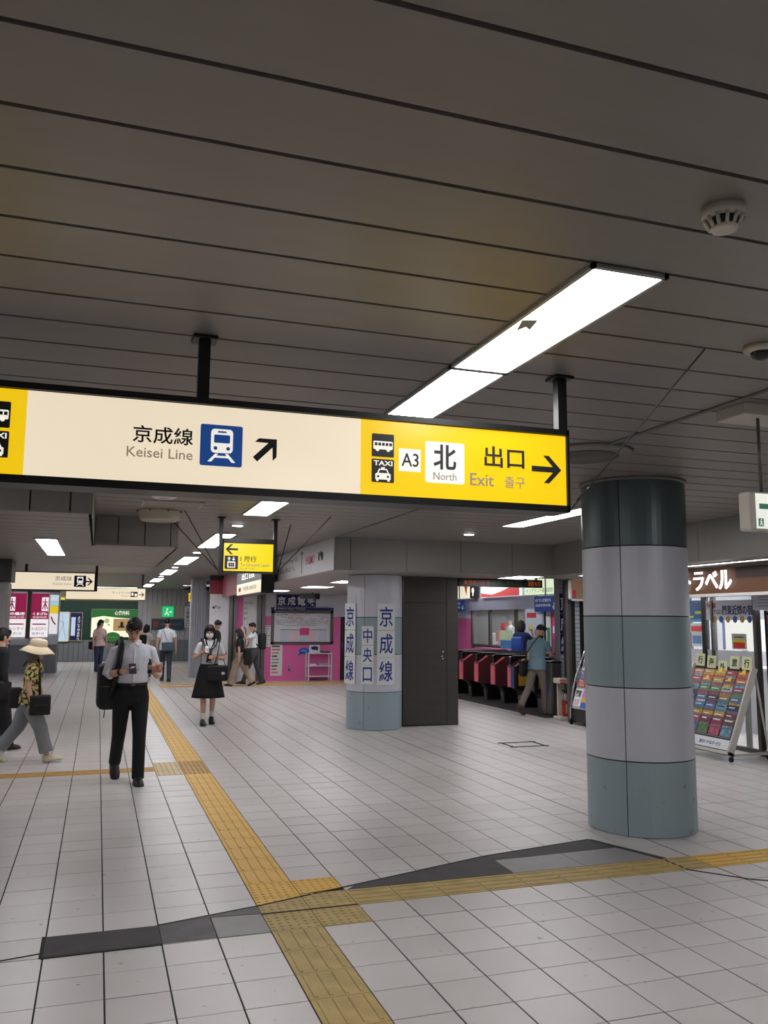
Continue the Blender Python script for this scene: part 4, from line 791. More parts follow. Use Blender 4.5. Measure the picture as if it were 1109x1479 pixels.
struct('trim_6', MB().box(7.17, 7.75, 8.36, 8.9, 0, ZS), mat('post_dark'))
br = thing('wall_lightbox', 'tan light box with a red square beside the round column', 'sign', (6.95, 7.98, 2.13)); brp = face_cam(0, 8.0); obj('panel', MB().rect(brp, 6.80, 2.14, 7.35, 2.49, -.06, 0), mat('tan_panel', (176, 138, 108), .4, emit=.25), br)
f = MB(); [f.rect(brp, *q, -.06, .008) for q in ((6.785, 2.115, 6.81, 2.5), (6.785, 2.115, 7.36, 2.145), (6.785, 2.48, 7.36, 2.5))]; obj('frame', f, WHITE, br); obj('red_square', MB().rect(brp, 6.835, 2.20, 6.90, 2.30, 0, .004), flat((216, 46, 40)), br); obj('blue_bar', MB().rect(brp, 6.835, 2.165, 6.90, 2.195, 0, .004), flat((60, 70, 140)), br)
fe = thing('extinguisher_stand', 'white stand with red label holding the fire extinguisher', 'stand', (7.02, 8.72, 0)); obj('base', MB().rbox((7.02, 8.72, .03), (.25, .26, .06), .012), CREAMP, fe); obj('back', MB().box(6.98, 7.12, 8.82, 8.85, .05, .70), CREAMP, fe); obj('head', MB().rbox((7.03, 8.73, .69), (.25, .24, .09), .012), CREAMP, fe); obj('red_label', MB().rect(face_cam(0, 8.61), 6.905, .65, 7.02, .715, 0, .004), flat((206, 40, 44)), fe); text(face_cam(0, 8.606), '消火器', 6.915, .662, 7.01, .704, PLATE, fe, .001)
xe = thing('fire_extinguisher', 'red and silver fire extinguisher standing in its white stand', 'extinguisher', (7.05, 8.68, .06)); obj('cylinder', MB().lathe((7.05, 8.68, .062), [(.05, 0), (.062, .015), (.062, .27), (.06, .28)], 24), mat('extinguisher_red', (196, 34, 40), .3), xe, True); obj('shoulder', MB().lathe((7.05, 8.68, .34), [(.061, 0), (.06, .07), (.04, .11), (.018, .13)], 24), mat('extinguisher_silver', (188, 188, 190), .35, .3), xe, True)
obj('lever', MB().tube([(7.05, 8.68, .46), (7.05, 8.68, .50), (6.97, 8.66, .53)], .011, 6).tube([(7.05, 8.68, .50), (7.12, 8.67, .52)], .009, 6), BLACK, xe); obj('hose', MB().tube([(7.05, 8.66, .48), (7.0, 8.62, .49), (6.97, 8.62, .42), (6.975, 8.63, .25)], .009, 6), BLACK, xe, True); obj('label_plate', MB().rect(face_cam(0, 8.618), 7.02, .12, 7.06, .28, 0, .003), flat((220, 190, 150)), xe)

# ================================================================ BROCHURE STANDS AND TRAVEL SHOP
def lean_plane(x0, x1, z0, z1, ytop):
    """plane of a stand leaning back towards +X; a = towards the viewer (-Y), b = up the slope"""
    return Plane((x0, ytop, z0), (0, -1, 0), (x1 - x0, 0, z1 - z0))
PALS = [(196, 60, 70), (230, 180, 60), (70, 130, 190), (150, 60, 90), (90, 150, 80), (214, 120, 60), (40, 50, 90), (220, 220, 226), (120, 170, 200), (200, 90, 120)]
CN = {(196, 60, 70): 'red', (230, 180, 60): 'yellow', (70, 130, 190): 'blue', (150, 60, 90): 'maroon', (90, 150, 80): 'green', (214, 120, 60): 'orange', (40, 50, 90): 'navy', (220, 220, 226): 'white', (120, 170, 200): 'pale blue', (200, 90, 120): 'rose', (110, 70, 60): 'brown', (150, 140, 60): 'olive'}
def brochure(pl, a, b, w, h, c, label, group, wz=.012, tagc=None):
    t = thing('brochure', label, 'brochure', pl.p(a + w / 2, b, wz), group); r = random.Random(int(a * 991 + b * 577))
    obj('cover', MB().rect(pl, a, b, a + w, b + h, wz, wz + .008), mat('cover_%d_%d_%d' % c, tuple(int(x * .82 + 12) for x in c), .35, rgb2=tuple(int(x * .5 + 30) for x in c), scale=18, thr=(.35, .6)), t); c2 = r.choice(PALS); obj('cover_photo', MB().rect(pl, a + .01, b + h * .08, a + w - .01, b + h * .6, wz + .008, wz + .010), mat('photo_%d_%d_%d' % c2, c2, .35, rgb2=tuple(int(x * .45 + 40) for x in c2), scale=22, thr=(.4, .6)), t)
    obj('title', MB().rect(pl, a + .03, b + h * .80, a + w * r.uniform(.5, .85), b + h * .87, wz + .008, wz + .010), PLATE if sum(c) < 480 else INK, t)
    if tagc: obj('price_tag', MB().disc(pl, a + w * .5, b + h * .95, .035, wz + .011, wz + .014), flat(tagc), t)
    return t
rp = lean_plane(6.64, 7.08, .10, 1.16, 5.16); RL = math.hypot(.44, 1.06)
rk = thing('brochure_rack', 'slanted white-edged brochure rack on castors before the travel shop', 'rack', (6.85, 4.6, 0)); RW = 1.17
RF = mat('rack_frame', (206, 202, 192), .35, .2)
obj('backboard', MB().rect(rp, .02, .0, RW - .02, RL, -.03, .0), mat('rack_dark', (38, 38, 40), .5), rk)
for a in (0, RW - .03): obj('side_rail', MB().rect(rp, a, -.02, a + .03, RL + .01, -.04, .05), RF, rk)
obj('name_board', MB().rect(rp, .03, .03, RW - .03, .16, .0, .055), PLATE, rk); text(rp, '東日トラベルサービス', .60, .065, 1.0, .115, flat((50, 60, 140)), rk, .056, bold=.01); obj('bottom_bar', MB().rect(rp, 0, -.02, RW, .02, -.04, .05), RF, rk)
for y in (5.14, 4.02): obj('base_bar', MB().box(6.62, 7.3, y - .02, y + .02, .07, .10), RF, rk); obj('rear_leg', MB().tube([(7.26, y, .09), (7.09, y, 1.15)], .015, 6), RF, rk)
for x in (6.66, 7.26):
    for y in (5.14, 4.02): obj('castor', MB().tube([(x, y - .012, .032), (x, y + .012, .032)], .032, 14).box(x - .012, x + .012, y - .018, y + .018, .04, .075), BLACK, rk)
rows = [(.90, .19, 'top'), (.78, .2, 'second'), (.66, .2, 'third'), (.53, .2, 'fourth'), (.42, .2, 'fifth'), (.30, .21, 'sixth'), (.18, .27, 'bottom')]
rowc = [[(214, 120, 60), (230, 180, 60), (230, 180, 60), (196, 60, 70), (214, 120, 60)], [(196, 60, 70), (214, 120, 60), (230, 180, 60), (150, 60, 90), (214, 120, 60)], [(120, 170, 200), (90, 150, 80), (90, 150, 80), (220, 220, 226), (150, 60, 90)], [(40, 50, 90), (70, 130, 190), (40, 50, 90), (150, 140, 60), (70, 130, 190)], [(220, 220, 226), (70, 130, 190), (70, 130, 190), (120, 170, 200), (40, 50, 90)], [(40, 50, 90), (230, 180, 60), (230, 180, 60), (230, 180, 60), (150, 60, 90)], [(120, 170, 200), (200, 90, 120), (150, 60, 90), (150, 60, 90), (110, 70, 60)]]
for ri, (b, h, rn) in enumerate(rows):
    for ci in range(5):
        brochure(rp, .045 + ci * .217, b, .205, h, rowc[ri][ci], '%s travel brochure, %s from the right in the %s row of the slanted rack' % (CN[rowc[ri][ci]], ('fifth', 'fourth', 'third', 'second', 'first')[ci], rn), 'brochures on the slanted rack', .012 + .004 * ri, (240, 196, 40) if (ri, ci) in ((0, 2), (0, 4), (1, 1), (1, 3)) else None)
    obj('shelf_lip', MB().rect(rp, .03, b - .005, RW - .03, b + .012, 0, .03 + .004 * ri), mat('clear_lip', (120, 122, 126), .2), rk)
cpz = Plane((7.06, 5.16, 1.16), (0, -1, 0), (.12, 0, 1))
for k, (ch, dz, w_) in enumerate((('行', .03, 'leftmost, beside the round column'), ('海', .01, 'second from the left'), ('外', -.05, 'third and lowest'), ('旅', .02, 'fourth from the left'), ('行', .02, 'rightmost'))):
    t = thing('letter_card', 'cream card with a green character on top of the rack, ' + w_, 'card', (7.08, 5.1 - .22 * k, 1.14), 'cream cards on the rack'); a = .06 + .225 * k
    obj('card', MB().rect(cpz, a, -.04 + dz, a + .17, .13 + dz, 0, .008), mat('cream_card', (222, 220, 176), .5), t); text(cpz, ch, a + .035, -.01 + dz, a + .135, .10 + dz, flat((20, 80, 50)), t, .009, 'character', .02)
# curved stand behind the round column
s2p = lean_plane(6.80, 7.12, .30, 1.32, 8.05); st = thing('curved_stand', 'curved chrome leaflet stand with wheels partly hidden by the round column', 'stand', (6.95, 7.7, 0))
L2 = math.hypot(.32, 1.02); obj('board', MB().rect(s2p, .02, -.02, .80, L2, -.03, 0), mat('stand_board', (196, 190, 196), .5), st)
for y in (8.05, 7.24): obj('side_rail', MB().tube([(6.78, y, .05), (6.78, y, .3), (6.84, y, .62), (6.95, y, .95), (7.10, y, 1.28), (7.14, y, 1.34)], .018, 8), CHROME, st, True)
obj('base', MB().box(6.80, 7.2, 7.25, 8.04, .06, .30), mat('rack_dark'), st); obj('base_bar', MB().box(6.74, 7.3, 8.02, 8.05, .04, .09), BLACK, st)
for x in (6.78, 7.24): obj('castor', MB().tube([(x, 8.02, .03), (x, 8.05, .03)], .03, 12), BLACK, st)
for ri in range(5):
    for ci in range(3): brochure(s2p, .05 + ci * .25, .36 + ri * .135, .22, .12, PALS[(ri * 3 + ci * 4) % 10], '%s leaflet in row %s, column %s of the curved chrome stand' % (CN[PALS[(ri * 3 + ci * 4) % 10]], ('one', 'two', 'three', 'four', 'five')[ri], ('one', 'two', 'three')[ci]), 'leaflets on the curved stand')
t = thing('stand_poster', 'white poster with bold black characters low on the curved stand', 'poster', (6.8, 7.9, .3)); obj('sheet', MB().rect(s2p, .03, .02, .26, .32, .005, .012), PLATE, t); text(s2p, '関東', .06, .18, .23, .30, INK, t, .013, bold=.03); text(s2p, 'たび', .08, .04, .21, .14, flat((190, 60, 70)), t, .013)
t = thing('stand_poster', 'violet, yellow and blue poster low on the curved stand', 'poster', (6.8, 7.6, .3)); obj('sheet', MB().rect(s2p, .28, .0, .6, .32, .005, .012), flat((190, 130, 200)), t); obj('yellow_field', MB().rect(s2p, .28, .1, .6, .19, .012, .014), flat((226, 180, 60)), t); obj('blue_field', MB().rect(s2p, .28, .0, .6, .1, .012, .014), flat((70, 100, 190)), t)
# shop front
BRN = mat('brown_fascia', (112, 74, 52), .4, var=.05); shf = thing('shop_sign', 'brown shop fascia with glowing white katakana letters', 'sign', (6.83, 3.6, 2.12)); sgp = face_left(6.83, 0)
obj('fascia', MB().rect(sgp, -5.6, 2.14, -.5, 2.475, -.12, 0), BRN, shf); obj('ledge', MB().rect(sgp, -5.6, 2.10, -.5, 2.138, -.12, .03), WHITE, shf); text(sgp, 'ートラベル', -5.28, 2.185, -4.02, 2.45, lit('glow_letter', (255, 255, 255), 1.4), shf, .03, bold=.012, thick=.02)
obj('dark_band', MB().rect(sgp, -3.98, 2.33, -.5, 2.47, 0, .003), mat('brown_dark', (62, 40, 30), .4), shf)
w2 = struct('window_2', MB().box(7.48, 7.54, .5, 5.9, 0, .06), STEEL)
for a, b in ((5.45, 5.9), (4.42, 5.40)): obj('pane', MB().box(7.505, 7.515, a, b, .06, 2.14), GLASS, w2); obj('frosted_band', MB().box(7.500, 7.504, a, b, .9, 1.36), mat('frosted', (196, 198, 206), .5), w2)
for y, w in ((5.43, .035), (5.25, .02), (4.40, .03)): obj('mullion', MB().box(7.47, 7.55, y - w, y + w, 0, 2.14), BLACK if w > .03 else STEEL, w2)
obj('header', MB().box(7.47, 7.55, .5, 5.9, 2.14, 2.5), BRN, w2); obj('handle', MB().tube([(7.45, 5.3, 1.24), (7.44, 5.3, 1.27), (7.44, 5.17, 1.27), (7.45, 5.17, 1.24)], .01, 6), BLACK, w2)
struct('wall_shop', MB().box(10.4, 10.5, .5, 7.4, 0, 3.0).box(7.55, 10.5, 7.3, 7.4, 0, 3.0).box(7.55, 10.5, .4, .5, 0, 3.0), mat('shop_wall', (214, 216, 220), .6)); struct('trim_7', MB().box(7.55, 10.5, .5, 7.3, 2.78, 2.85), mat('shop_wall'))
shp = face_left(7.49, 0)
def poster(label, a0, b0, a1, b1, c, extra=(), th=.004, pl=shp):
    t = board('window_poster', label, 'poster', pl, a0, b0, a1, b1, flat(c, .35), th)
    for q, cc in extra: obj('print_block', MB().rect(pl, *q, th, th + .002), flat(cc, .35), t)
    return t
bn2 = poster('white window banner with large dark blue characters across the shop glass', -5.38, 1.79, -4.43, 2.07, (214, 216, 226)); text(shp, '関東近郊の宿', -5.03, 1.86, -4.44, 2.0, flat((24, 40, 96)), bn2, .005, bold=.02); text(shp, '列車', -5.36, 1.95, -5.16, 2.04, flat((180, 60, 60)), bn2, .005, bold=.02); text(shp, 'でGO', -5.22, 1.87, -5.05, 1.94, INK, bn2, .005)
for k in range(6): obj('train_print', MB().disc(shp, -5.2 + .14 * k, 1.80, .045, .004, .006, n=12, ry=.05), flat(((196, 150, 90), (60, 90, 160))[k % 2]), bn2)
pb = poster('blue poster with a yellow stripe on the shop glass by the round column', -5.78, 1.79, -5.47, 2.08, (70, 110, 160), (((-5.62, 1.88, -5.48, 1.92), (230, 220, 60)), ((-5.76, 1.82, -5.66, 1.85), (230, 220, 60)), ((-5.78, 1.76, -5.47, 1.80), (110, 170, 210))))
poster('white poster with a red cloud print on the shop glass', -5.75, 1.40, -5.46, 1.74, (214, 222, 230), (((-5.72, 1.62, -5.47, 1.70), (226, 90, 80)), ((-5.70, 1.44, -5.5, 1.56), (110, 150, 190)), ((-5.75, 1.40, -5.72, 1.60), (214, 90, 90))))
pw = thing('shop_lightbox', 'glowing white screen behind the shop glass with a red and yellow card', 'screen', (7.9, 4.8, 1.3)); lw = face_left(7.75, 0); obj('screen', MB().rect(lw, -5.3, 1.36, -4.55, 1.80, -.06, 0), lit('shop_white', (246, 244, 236), 1.0), pw); obj('stand', MB().box(7.78, 7.8, 4.9, 5.0, 0, 1.36), STEEL, pw); obj('blue_edge', MB().rect(lw, -5.36, 1.36, -5.3, 1.80, -.06, 0), flat((120, 150, 210)), pw)
poster('grey card with yellow text and red lower half on the shop glass', -4.86, 1.385, -4.58, 1.60, (190, 190, 186), (((-4.83, 1.40, -4.61, 1.48), (200, 50, 50)), ((-4.83, 1.48, -4.61, 1.53), (214, 200, 60)), ((-4.81, 1.545, -4.63, 1.56), (60, 60, 60))), .006)
nt_ = board('hanging_notice', 'white notice with grey text hanging at the right edge of the shop', 'notice', face_left(7.3, 0), -4.22, 1.92, -3.6, 2.13, flat((206, 208, 224)), .006); [obj('print_line', MB().rect(face_left(7.3, 0), -4.12, 2.09 - .04 * k, -3.85, 2.10 - .04 * k, .006, .008), flat((130, 130, 160)), nt_) for k in range(4)]
rr = thing('shop_leaflet_rack', 'tall black wire rack of leaflets at the right edge inside the shop', 'rack', (7.6, 4.05, 0)); obj('frame', MB().box(7.62, 7.66, 3.5, 4.32, 0.05, 1.9).box(7.58, 7.62, 4.30, 4.33, 0, 1.92).box(7.58, 7.62, 3.9, 3.93, 0, 1.92), BLACK, rr); obj('foot', MB().box(7.4, 7.8, 3.5, 4.33, 0, .05), BLACK, rr)
rrp = face_left(7.6, 0); random.seed(11)
for r in range(8):
    for ci in range(2):
        c_ = PALS[(r * 7 + ci * 3) % 10]; brochure(rrp, -4.29 + .21 * ci, .75 + r * .14, .18, .13, c_, '%s leaflet in the %s row, %s column of the wire rack' % (CN[c_], ('lowest', 'second lowest', 'third lowest', 'fourth lowest', 'fourth highest', 'third highest', 'second highest', 'highest')[r], ('left', 'right')[ci]), 'leaflets on the wire rack')
sd2 = thing('shop_desk', 'white counter desk inside the travel shop', 'desk', (9.2, 4.8, 0)); obj('body', MB().box(9.0, 9.5, 3.0, 6.4, 0, 1.0), flat((206, 206, 210)), sd2); obj('top', MB().box(8.95, 9.55, 2.95, 6.45, 1.0, 1.04), WHITE, sd2)
# ================================================================ PEOPLE
SKIN = mat('skin', (206, 160, 134), .55, var=.08, scale=14); HAIR = mat('black_hair', (17, 15, 14), .65, var=.3, scale=40, stretch=(1, 1, .2)); LIPS = mat('lips', (160, 96, 86), .5); EYEW = mat('eye_dark', (24, 20, 20), .3)
def rotx(a): return Matrix.Rotation(a, 4, 'X')
def hand_mb(mb, wrist, d, nrm, s, curl=.5, thumb=1):
    """palm and five fingers; d = direction of the hand, nrm = out of the back of the hand, thumb = side sign"""
    d = V(d).normalized(); nrm = (V(nrm) - d * V(nrm).dot(d)).normalized(); side = d.cross(nrm) * thumb; w = V(wrist)
    mb.tube([w - d * .02 * s, w + d * .02 * s, w + d * .06 * s, w + d * .09 * s], [.024 * s, .034 * s, .040 * s, .036 * s], 10, nrm, .48)
    for k, (o, L) in enumerate(((.028, .068), (.010, .076), (-.010, .071), (-.027, .055))):
        b = w + d * .082 * s + side * o * s; p = [b]; a = 0
        for q in range(3):
            a += curl * (.7 if q == 0 else 1.0); p.append(p[-1] + (d * math.cos(a) - nrm * math.sin(a)) * L * s * (.45, .32, .23)[q])
        mb.tube(p, [.0095 * s, .0092 * s, .0085 * s, .006 * s], 8)
    b = w + d * .025 * s + side * .026 * s
    mb.tube([b, b + (d * .5 + side * .7 - nrm * .25) * .04 * s, b + (d * .95 + side * .75 - nrm * .5) * .062 * s, b + (d * 1.35 + side * .6 - nrm * .75) * .075 * s], [.014 * s, .0115 * s, .010 * s, .007 * s], 8)
def person(name, label, loc, rot, H, pose, top=None, legs=None, hair='short', hairm=None, shoes=(24, 22, 22), female=False, vox=.009, sleeve='short', mask=False, tuck=True, skirt=None, topm=None, legm=None, wide=1.0, crop=0, face=True, socks=None, collar=None):
    s = H / 1.72; ro = thing(name, label, 'person', loc, None, rot, local=True)
    lean = math.radians(pose.get('lean', 2)); fw = .9 if female else 1.0
    up = V((0, -math.sin(lean), math.cos(lean))); fwd = V((0, -math.cos(lean), -math.sin(lean))); X = V((1, 0, 0))
    LEG = []
    for k, sx in ((0, -1), (1, 1)):
        a, b, sp, ft = pose['legs'][k]; a, b, ft = map(math.radians, (a, b, ft))
        hip = V((sx * .088 * fw, 0, 0)); th = V((sx * sp * .1, -math.sin(a), -math.cos(a))).normalized(); shk = V((0, -math.sin(a - b), -math.cos(a - b)))
        kn = hip + th * .425; an = kn + shk * .405; fd = V((0, -math.cos(ft), -math.sin(ft))); fu = V((0, -math.sin(ft), math.cos(ft)))
        sole = [an - fu * .075 - fd * .055, an - fu * .075 + fd * .17]; LEG.append((hip, kn, an, fd, fu, min(q.z for q in sole)))
    hz = -min(q[5] for q in LEG); O = V((0, 0, hz))
    LEG = [tuple((q + O) * s if i < 3 else q for i, q in enumerate(l)) for l in LEG]
    P0 = V((0, 0, hz + .03)); sp = lambda t: (P0 + up * t) * s
    def ring(t, rx, ry, n=20, dy=0.0): c = sp(t) + fwd * (-dy * s); return [c + X * (rx * s * math.cos(6.28318 * j / n)) - fwd * (ry * s * math.sin(6.28318 * j / n)) for j in range(n)]
    hips = (.168 if female else .160)
    TOR = [(-.13, .06, .06), (-.09, .135, .10), (0, hips, .118), (.10, .142 * fw, .102), (.16, .136 * fw, .098), (.27, .155 * fw, .108), (.36, .172 * fw, .112), (.42, .172 * fw, .100), (.465, .12 * fw, .082), (.495, .062, .060), (.56, .052, .055)]
    body = MB().loft([ring(*q) for q in TOR])
    ARM = []
    for k, sx in ((0, -1), (1, 1)):
        u, f = pose['arms'][k][:2]; sh = sp(.425) + X * sx * .172 * fw * s; u = V(u).normalized(); f = V(f).normalized(); el = sh + u * .275 * s; wr = el + f * .235 * s
        ARM.append((sh, el, wr, u, f)); ar = .92 if female else 1.0
        body.tube([sh - X * sx * .05 * s, sh + u * .03 * s, sh + u * .14 * s, el, el + f * .06 * s, el + f * .14 * s, wr], [.045 * s * ar, .050 * s * ar, .045 * s * ar, .038 * s * ar, .041 * s * ar, .035 * s * ar, .026 * s * ar], 12)
        ex = pose['arms'][k][2] if len(pose['arms'][k]) > 2 else {}
        hd = ex.get('dir', f); nr = ex.get('back', X * sx + V((0, -.3, 0))); hand_mb(body, wr, hd, nr, s, ex.get('curl', .35), ex.get('thumb', -sx if True else 1))
    for hip, kn, an, fd, fu, _ in LEG:
        m1 = hip.lerp(kn, .45); cf = kn.lerp(an, .3); body.tube([hip + V((0, 0, .04 * s)), hip - V((0, 0, .03 * s)), m1, kn, cf, kn.lerp(an, .7), an], [.075 * s, .082 * s, .070 * s, .051 * s, .052 * s, .04 * s, .034 * s], 14)
        body.tube([an + fu * .02 * s - fd * .02 * s, an - fu * .03 * s - fd * .015 * s, an - fu * .045 * s + fd * .07 * s, an - fu * .055 * s + fd * .155 * s], [.032 * s, .036 * s, .033 * s, .022 * s], 10)
    # head
    hp, hyaw = [math.radians(q) for q in pose.get('head', (0, 0))]
    neck = sp(.53); HM = Matrix.Translation(neck) @ Matrix.Rotation(hyaw, 4, 'Z') @ rotx(-lean * 0 + hp) @ Matrix.Translation(V((0, -.012 * s, .115 * s))); HR = HM.to_3x3().to_4x4(); hc = HM.translation
    L2 = lambda x, y, z: HM @ V((x * s, y * s, z * s))
    def hf(q, p):
        if q.z < 0: p.x *= 1 - .30 * (-q.z) ** 1.3; p.y *= (1 - .12 * (-q.z)) if q.y > 0 else 1
        if q.y < -.2 and -.75 < q.z < .25: p.y += .004 * s
        return p
    body.ball(hc, (.075 * s, .094 * s, .117 * s), HR, 22, 14, hf)
    body.tube([L2(0, -.086, .012), L2(0, -.103, -.018), L2(0, -.107, -.03), L2(0, -.090, -.036)], [.007 * s, .011 * s, .0135 * s, .011 * s], 8)
    body.ball(L2(0, -.074, -.088), (.026 * s, .02 * s, .02 * s), HR, 10, 8)
    for sx in (-1, 1): body.ball(L2(sx * .076, .008, -.008), (.012 * s, .02 * s, .031 * s), HR, 10, 8); 
    b = obj('body', body, SKIN, ro, True); remesh(b, vox * .75 if vox < .009 else vox, 2)
    if face:
        e = MB(); br = MB()
        for sx in (-1, 1):
            e.ball(L2(sx * .031, -.0845, .006), (.013 * s, .008 * s, .0055 * s), HR, 10, 6); br.tube([L2(sx * .015, -.093, .027), L2(sx * .033, -.0905, .031), L2(sx * .05, -.078, .026)], .0042 * s, 6)
        obj('eyes', e, EYEW, ro); obj('eyebrows', br, HAIR, ro)
        if not mask: obj('mouth', MB().ball(L2(0, -.0885, -.060), (.021 * s, .008 * s, .006 * s), HR, 10, 6), LIPS, ro)
    if mask:
        obj('face_mask', MB().ball(L2(0, -.048, -.052), (.066 * s, .056 * s, .056 * s), HR, 18, 10).tube([L2(-.066, -.045, -.035), L2(-.08, .012, -.005)], .003 * s, 6).tube([L2(.066, -.045, -.035), L2(.08, .012, -.005)], .003 * s, 6), mat('mask_white', (232, 232, 234), .7), ro, True)
    # hair
    h = MB()
    def hcap(q, p):
        lim = -.12 if hair == 'short' else -.5
        if q.z < lim: k = max(0, 1 + (q.z - lim) * (1.0 if hair == 'short' else .35)); p.x *= k; p.y *= k
        n = 1 + .035 * math.sin(q.x * 23 + q.y * 17) * math.sin(q.z * 19 + q.y * 11); return p * n
    if hair != 'none':
        h.ball(L2(0, .014, .021), (.0825 * s, .0985 * s, .114 * s), HR, 26, 16, hcap)
        for k in range(9): a = (k - 4) * .2; h.tube([L2(math.sin(a) * .06, -.055 * math.cos(a) - .01, .10), L2(math.sin(a) * .076, -.080 * math.cos(a) - .01, .075), L2(math.sin(a + .1) * .08, -.089 * math.cos(a) - .006, .050 + .016 * math.sin(k * 2.7) if hair == 'short' else .036 + .008 * math.sin(k * 2.1))], [.022 * s, .017 * s, .005 * s], 7)
        if hair == 'short':
            for k in range(26):
                a = k * 2.4; e_ = .25 + .75 * ((k * 7) % 26) / 26; q = V((math.cos(a) * math.cos(e_), math.sin(a) * math.cos(e_), math.sin(e_))); d_ = V((q.x * .080, .012 + q.y * .096, .020 + q.z * .110)); h.tube([L2(*(d_ * .9)), L2(*d_), L2(*(d_ * 1.05 + V((.012 * math.sin(k * 1.7), -.014, .004))))], [.016 * s, .013 * s, .003 * s], 6)
        if hair in ('bob', 'long', 'tail'):
            zb_ = {'bob': -.14, 'long': -.27, 'tail': -.05}[hair]; r = [.075, .088, .09, .08, .05]
            h.tube([L2(0, .03, .05), L2(0, .045, -.03), L2(0, .048, zb_ * .5 - .02), L2(0, .046, zb_), L2(0, .044, zb_ - .03)], [q * s for q in r], 18, X, 1.0)
            for sx in (-1, 1): h.tube([L2(sx * .068, -.02, .06), L2(sx * .081, -.015, -.0), L2(sx * .082, -.01, zb_ * .55), L2(sx * .07, .0, zb_)], [.026 * s, .026 * s, .026 * s, .012 * s], 10)
        if hair == 'tail': h.tube([L2(0, .10, .03), L2(.01, .13, -.02), L2(.03, .12, -.15), L2(.05, .10, -.30)], [.03 * s, .035 * s, .03 * s, .012 * s], 10)
        if hair == 'bun': h.ball(L2(0, .115, .05), (.045 * s, .04 * s, .045 * s), HR)
        remesh(obj('hair', h, hairm or HAIR, ro, True), .007 if vox < .009 else .009, 1)
    # top
    tm = topm or mat('cloth_%d_%d_%d' % top, top, .85, var=.16, scale=7, bump=.35)
    c = MB(); g = .016; z0 = .066 if tuck else -.10
    st = [(z0, (hips + .034) if not tuck else .150 * fw + .008, .146 if not tuck else .112), *([] if tuck else [(-.03, hips + .032, .144), (.04, .172 * fw + .014, .136)]), (.10, .158 * fw + .008, .118), (.18, .158 * fw + .006, .116), (.27, .168 * fw + g * .6, .122), (.36, .180 * fw + g * .6, .124), (.42, .178 * fw + g * .5, .112), (.468, .13 * fw, .094), (.492, .078, .074), (.508, .066, .068)]
    c.loft([ring(*q) for q in st])
    for k, (sh, el, wr, u, f) in enumerate(ARM):
        sx = -1 if k == 0 else 1; r0 = .057 * s * (.95 if female else 1)
        if sleeve == 'short': c.tube([sh - X * sx * .06 * s, sh + u * .02 * s, sh + u * .10 * s, sh + u * .185 * s], [.058 * s, r0 * 1.05, r0 * 1.02, r0 * 1.06], 16)
        elif sleeve == 'rolled': c.tube([sh - X * sx * .06 * s, sh + u * .02 * s, sh + u * .14 * s, el - u * .01 * s, el + f * .05 * s, el + f * .075 * s], [.058 * s, r0 * 1.05, r0 * .98, r0 * .92, r0 * .92, r0 * .86], 16)
        else: c.tube([sh - X * sx * .06 * s, sh + u * .02 * s, sh + u * .14 * s, el, el + f * .1 * s, wr - f * .01 * s], [.058 * s, r0 * 1.05, r0 * .98, r0 * .9, r0 * .8, r0 * .62], 16)
    remesh(obj('shirt', c, tm, ro, True), vox, 3)
    if collar:
        k = MB()
        for sx in (-1, 1): k.prism(Plane(sp(.488) + fwd * .078 * s, X * 1.0, up * .75 - fwd * .65), [(0, .0), (sx * .05 * s, -.045 * s), (sx * .075 * s, .03 * s), (sx * .045 * s, .05 * s)] if sx > 0 else [(0, 0), (sx * .045 * s, .05 * s), (sx * .075 * s, .03 * s), (sx * .05 * s, -.045 * s)], 0, .008)
        obj('collar', k, collar, ro); obj('placket', MB().tube([sp(.44) + fwd * .108 * s, sp(.36) + fwd * .128 * s, sp(.25) + fwd * .127 * s, sp(.10) + fwd * .122 * s], [.006 * s] * 4, 6), collar, ro)
    # legs
    if legs or legm:
        lm = legm or mat('trousers_%d_%d_%d' % legs, legs, .85, var=.2, scale=6, bump=.35)
        c = MB().loft([ring(*q) for q in ((-.14, .09, .08), (-.10, .152, .116), (-.03, hips + .016, .128), (.05, .158, .120), (.085, .152 * (fw if female else 1), .114))])
        for hip, kn, an, fd, fu, _ in LEG:
            hem = kn.lerp(an, 1.07 - crop); c.tube([hip + V((0, 0, .02 * s)), hip - V((0, 0, .05 * s)), hip.lerp(kn, .5), kn, kn.lerp(hem, .5), hem], [.088 * s, .096 * s, .084 * s * wide, .068 * s * wide, .064 * s * wide, .062 * s * wide * (1.08 if wide > 1.2 else 1)], 18)
        remesh(obj('trousers', c, lm, ro, True), vox, 3)
        if tuck and not female: obj('belt', MB().loft([ring(.062, .163, .126, 28), ring(.088, .161, .124, 28)]), mat('belt_leather', (26, 22, 20), .4), ro); obj('buckle', MB().rbox(sp(.076) + fwd * .128 * s, (.04 * s, .012 * s, .03 * s), .003), STEEL, ro)
    if skirt:
        sk, zh = skirt; n = 40; rings = []
        for i in range(9):
            k = i / 8; z = .10 - k * zh; rx, ry = .146 + .135 * k ** .8, .112 + .125 * k ** .8
            rings.append([sp(0) + V((0, 0, z * s)) + V((rx * s * (1 + .045 * k * math.sin(12 * t)) * math.cos(t), ry * s * (1 + .045 * k * math.sin(12 * t)) * math.sin(t), 0)) for t in [6.28318 * j / n for j in range(n)]])
        obj('skirt', MB().loft(rings), mat('skirt_%d_%d_%d' % sk, sk, .85, var=.2), ro, True)
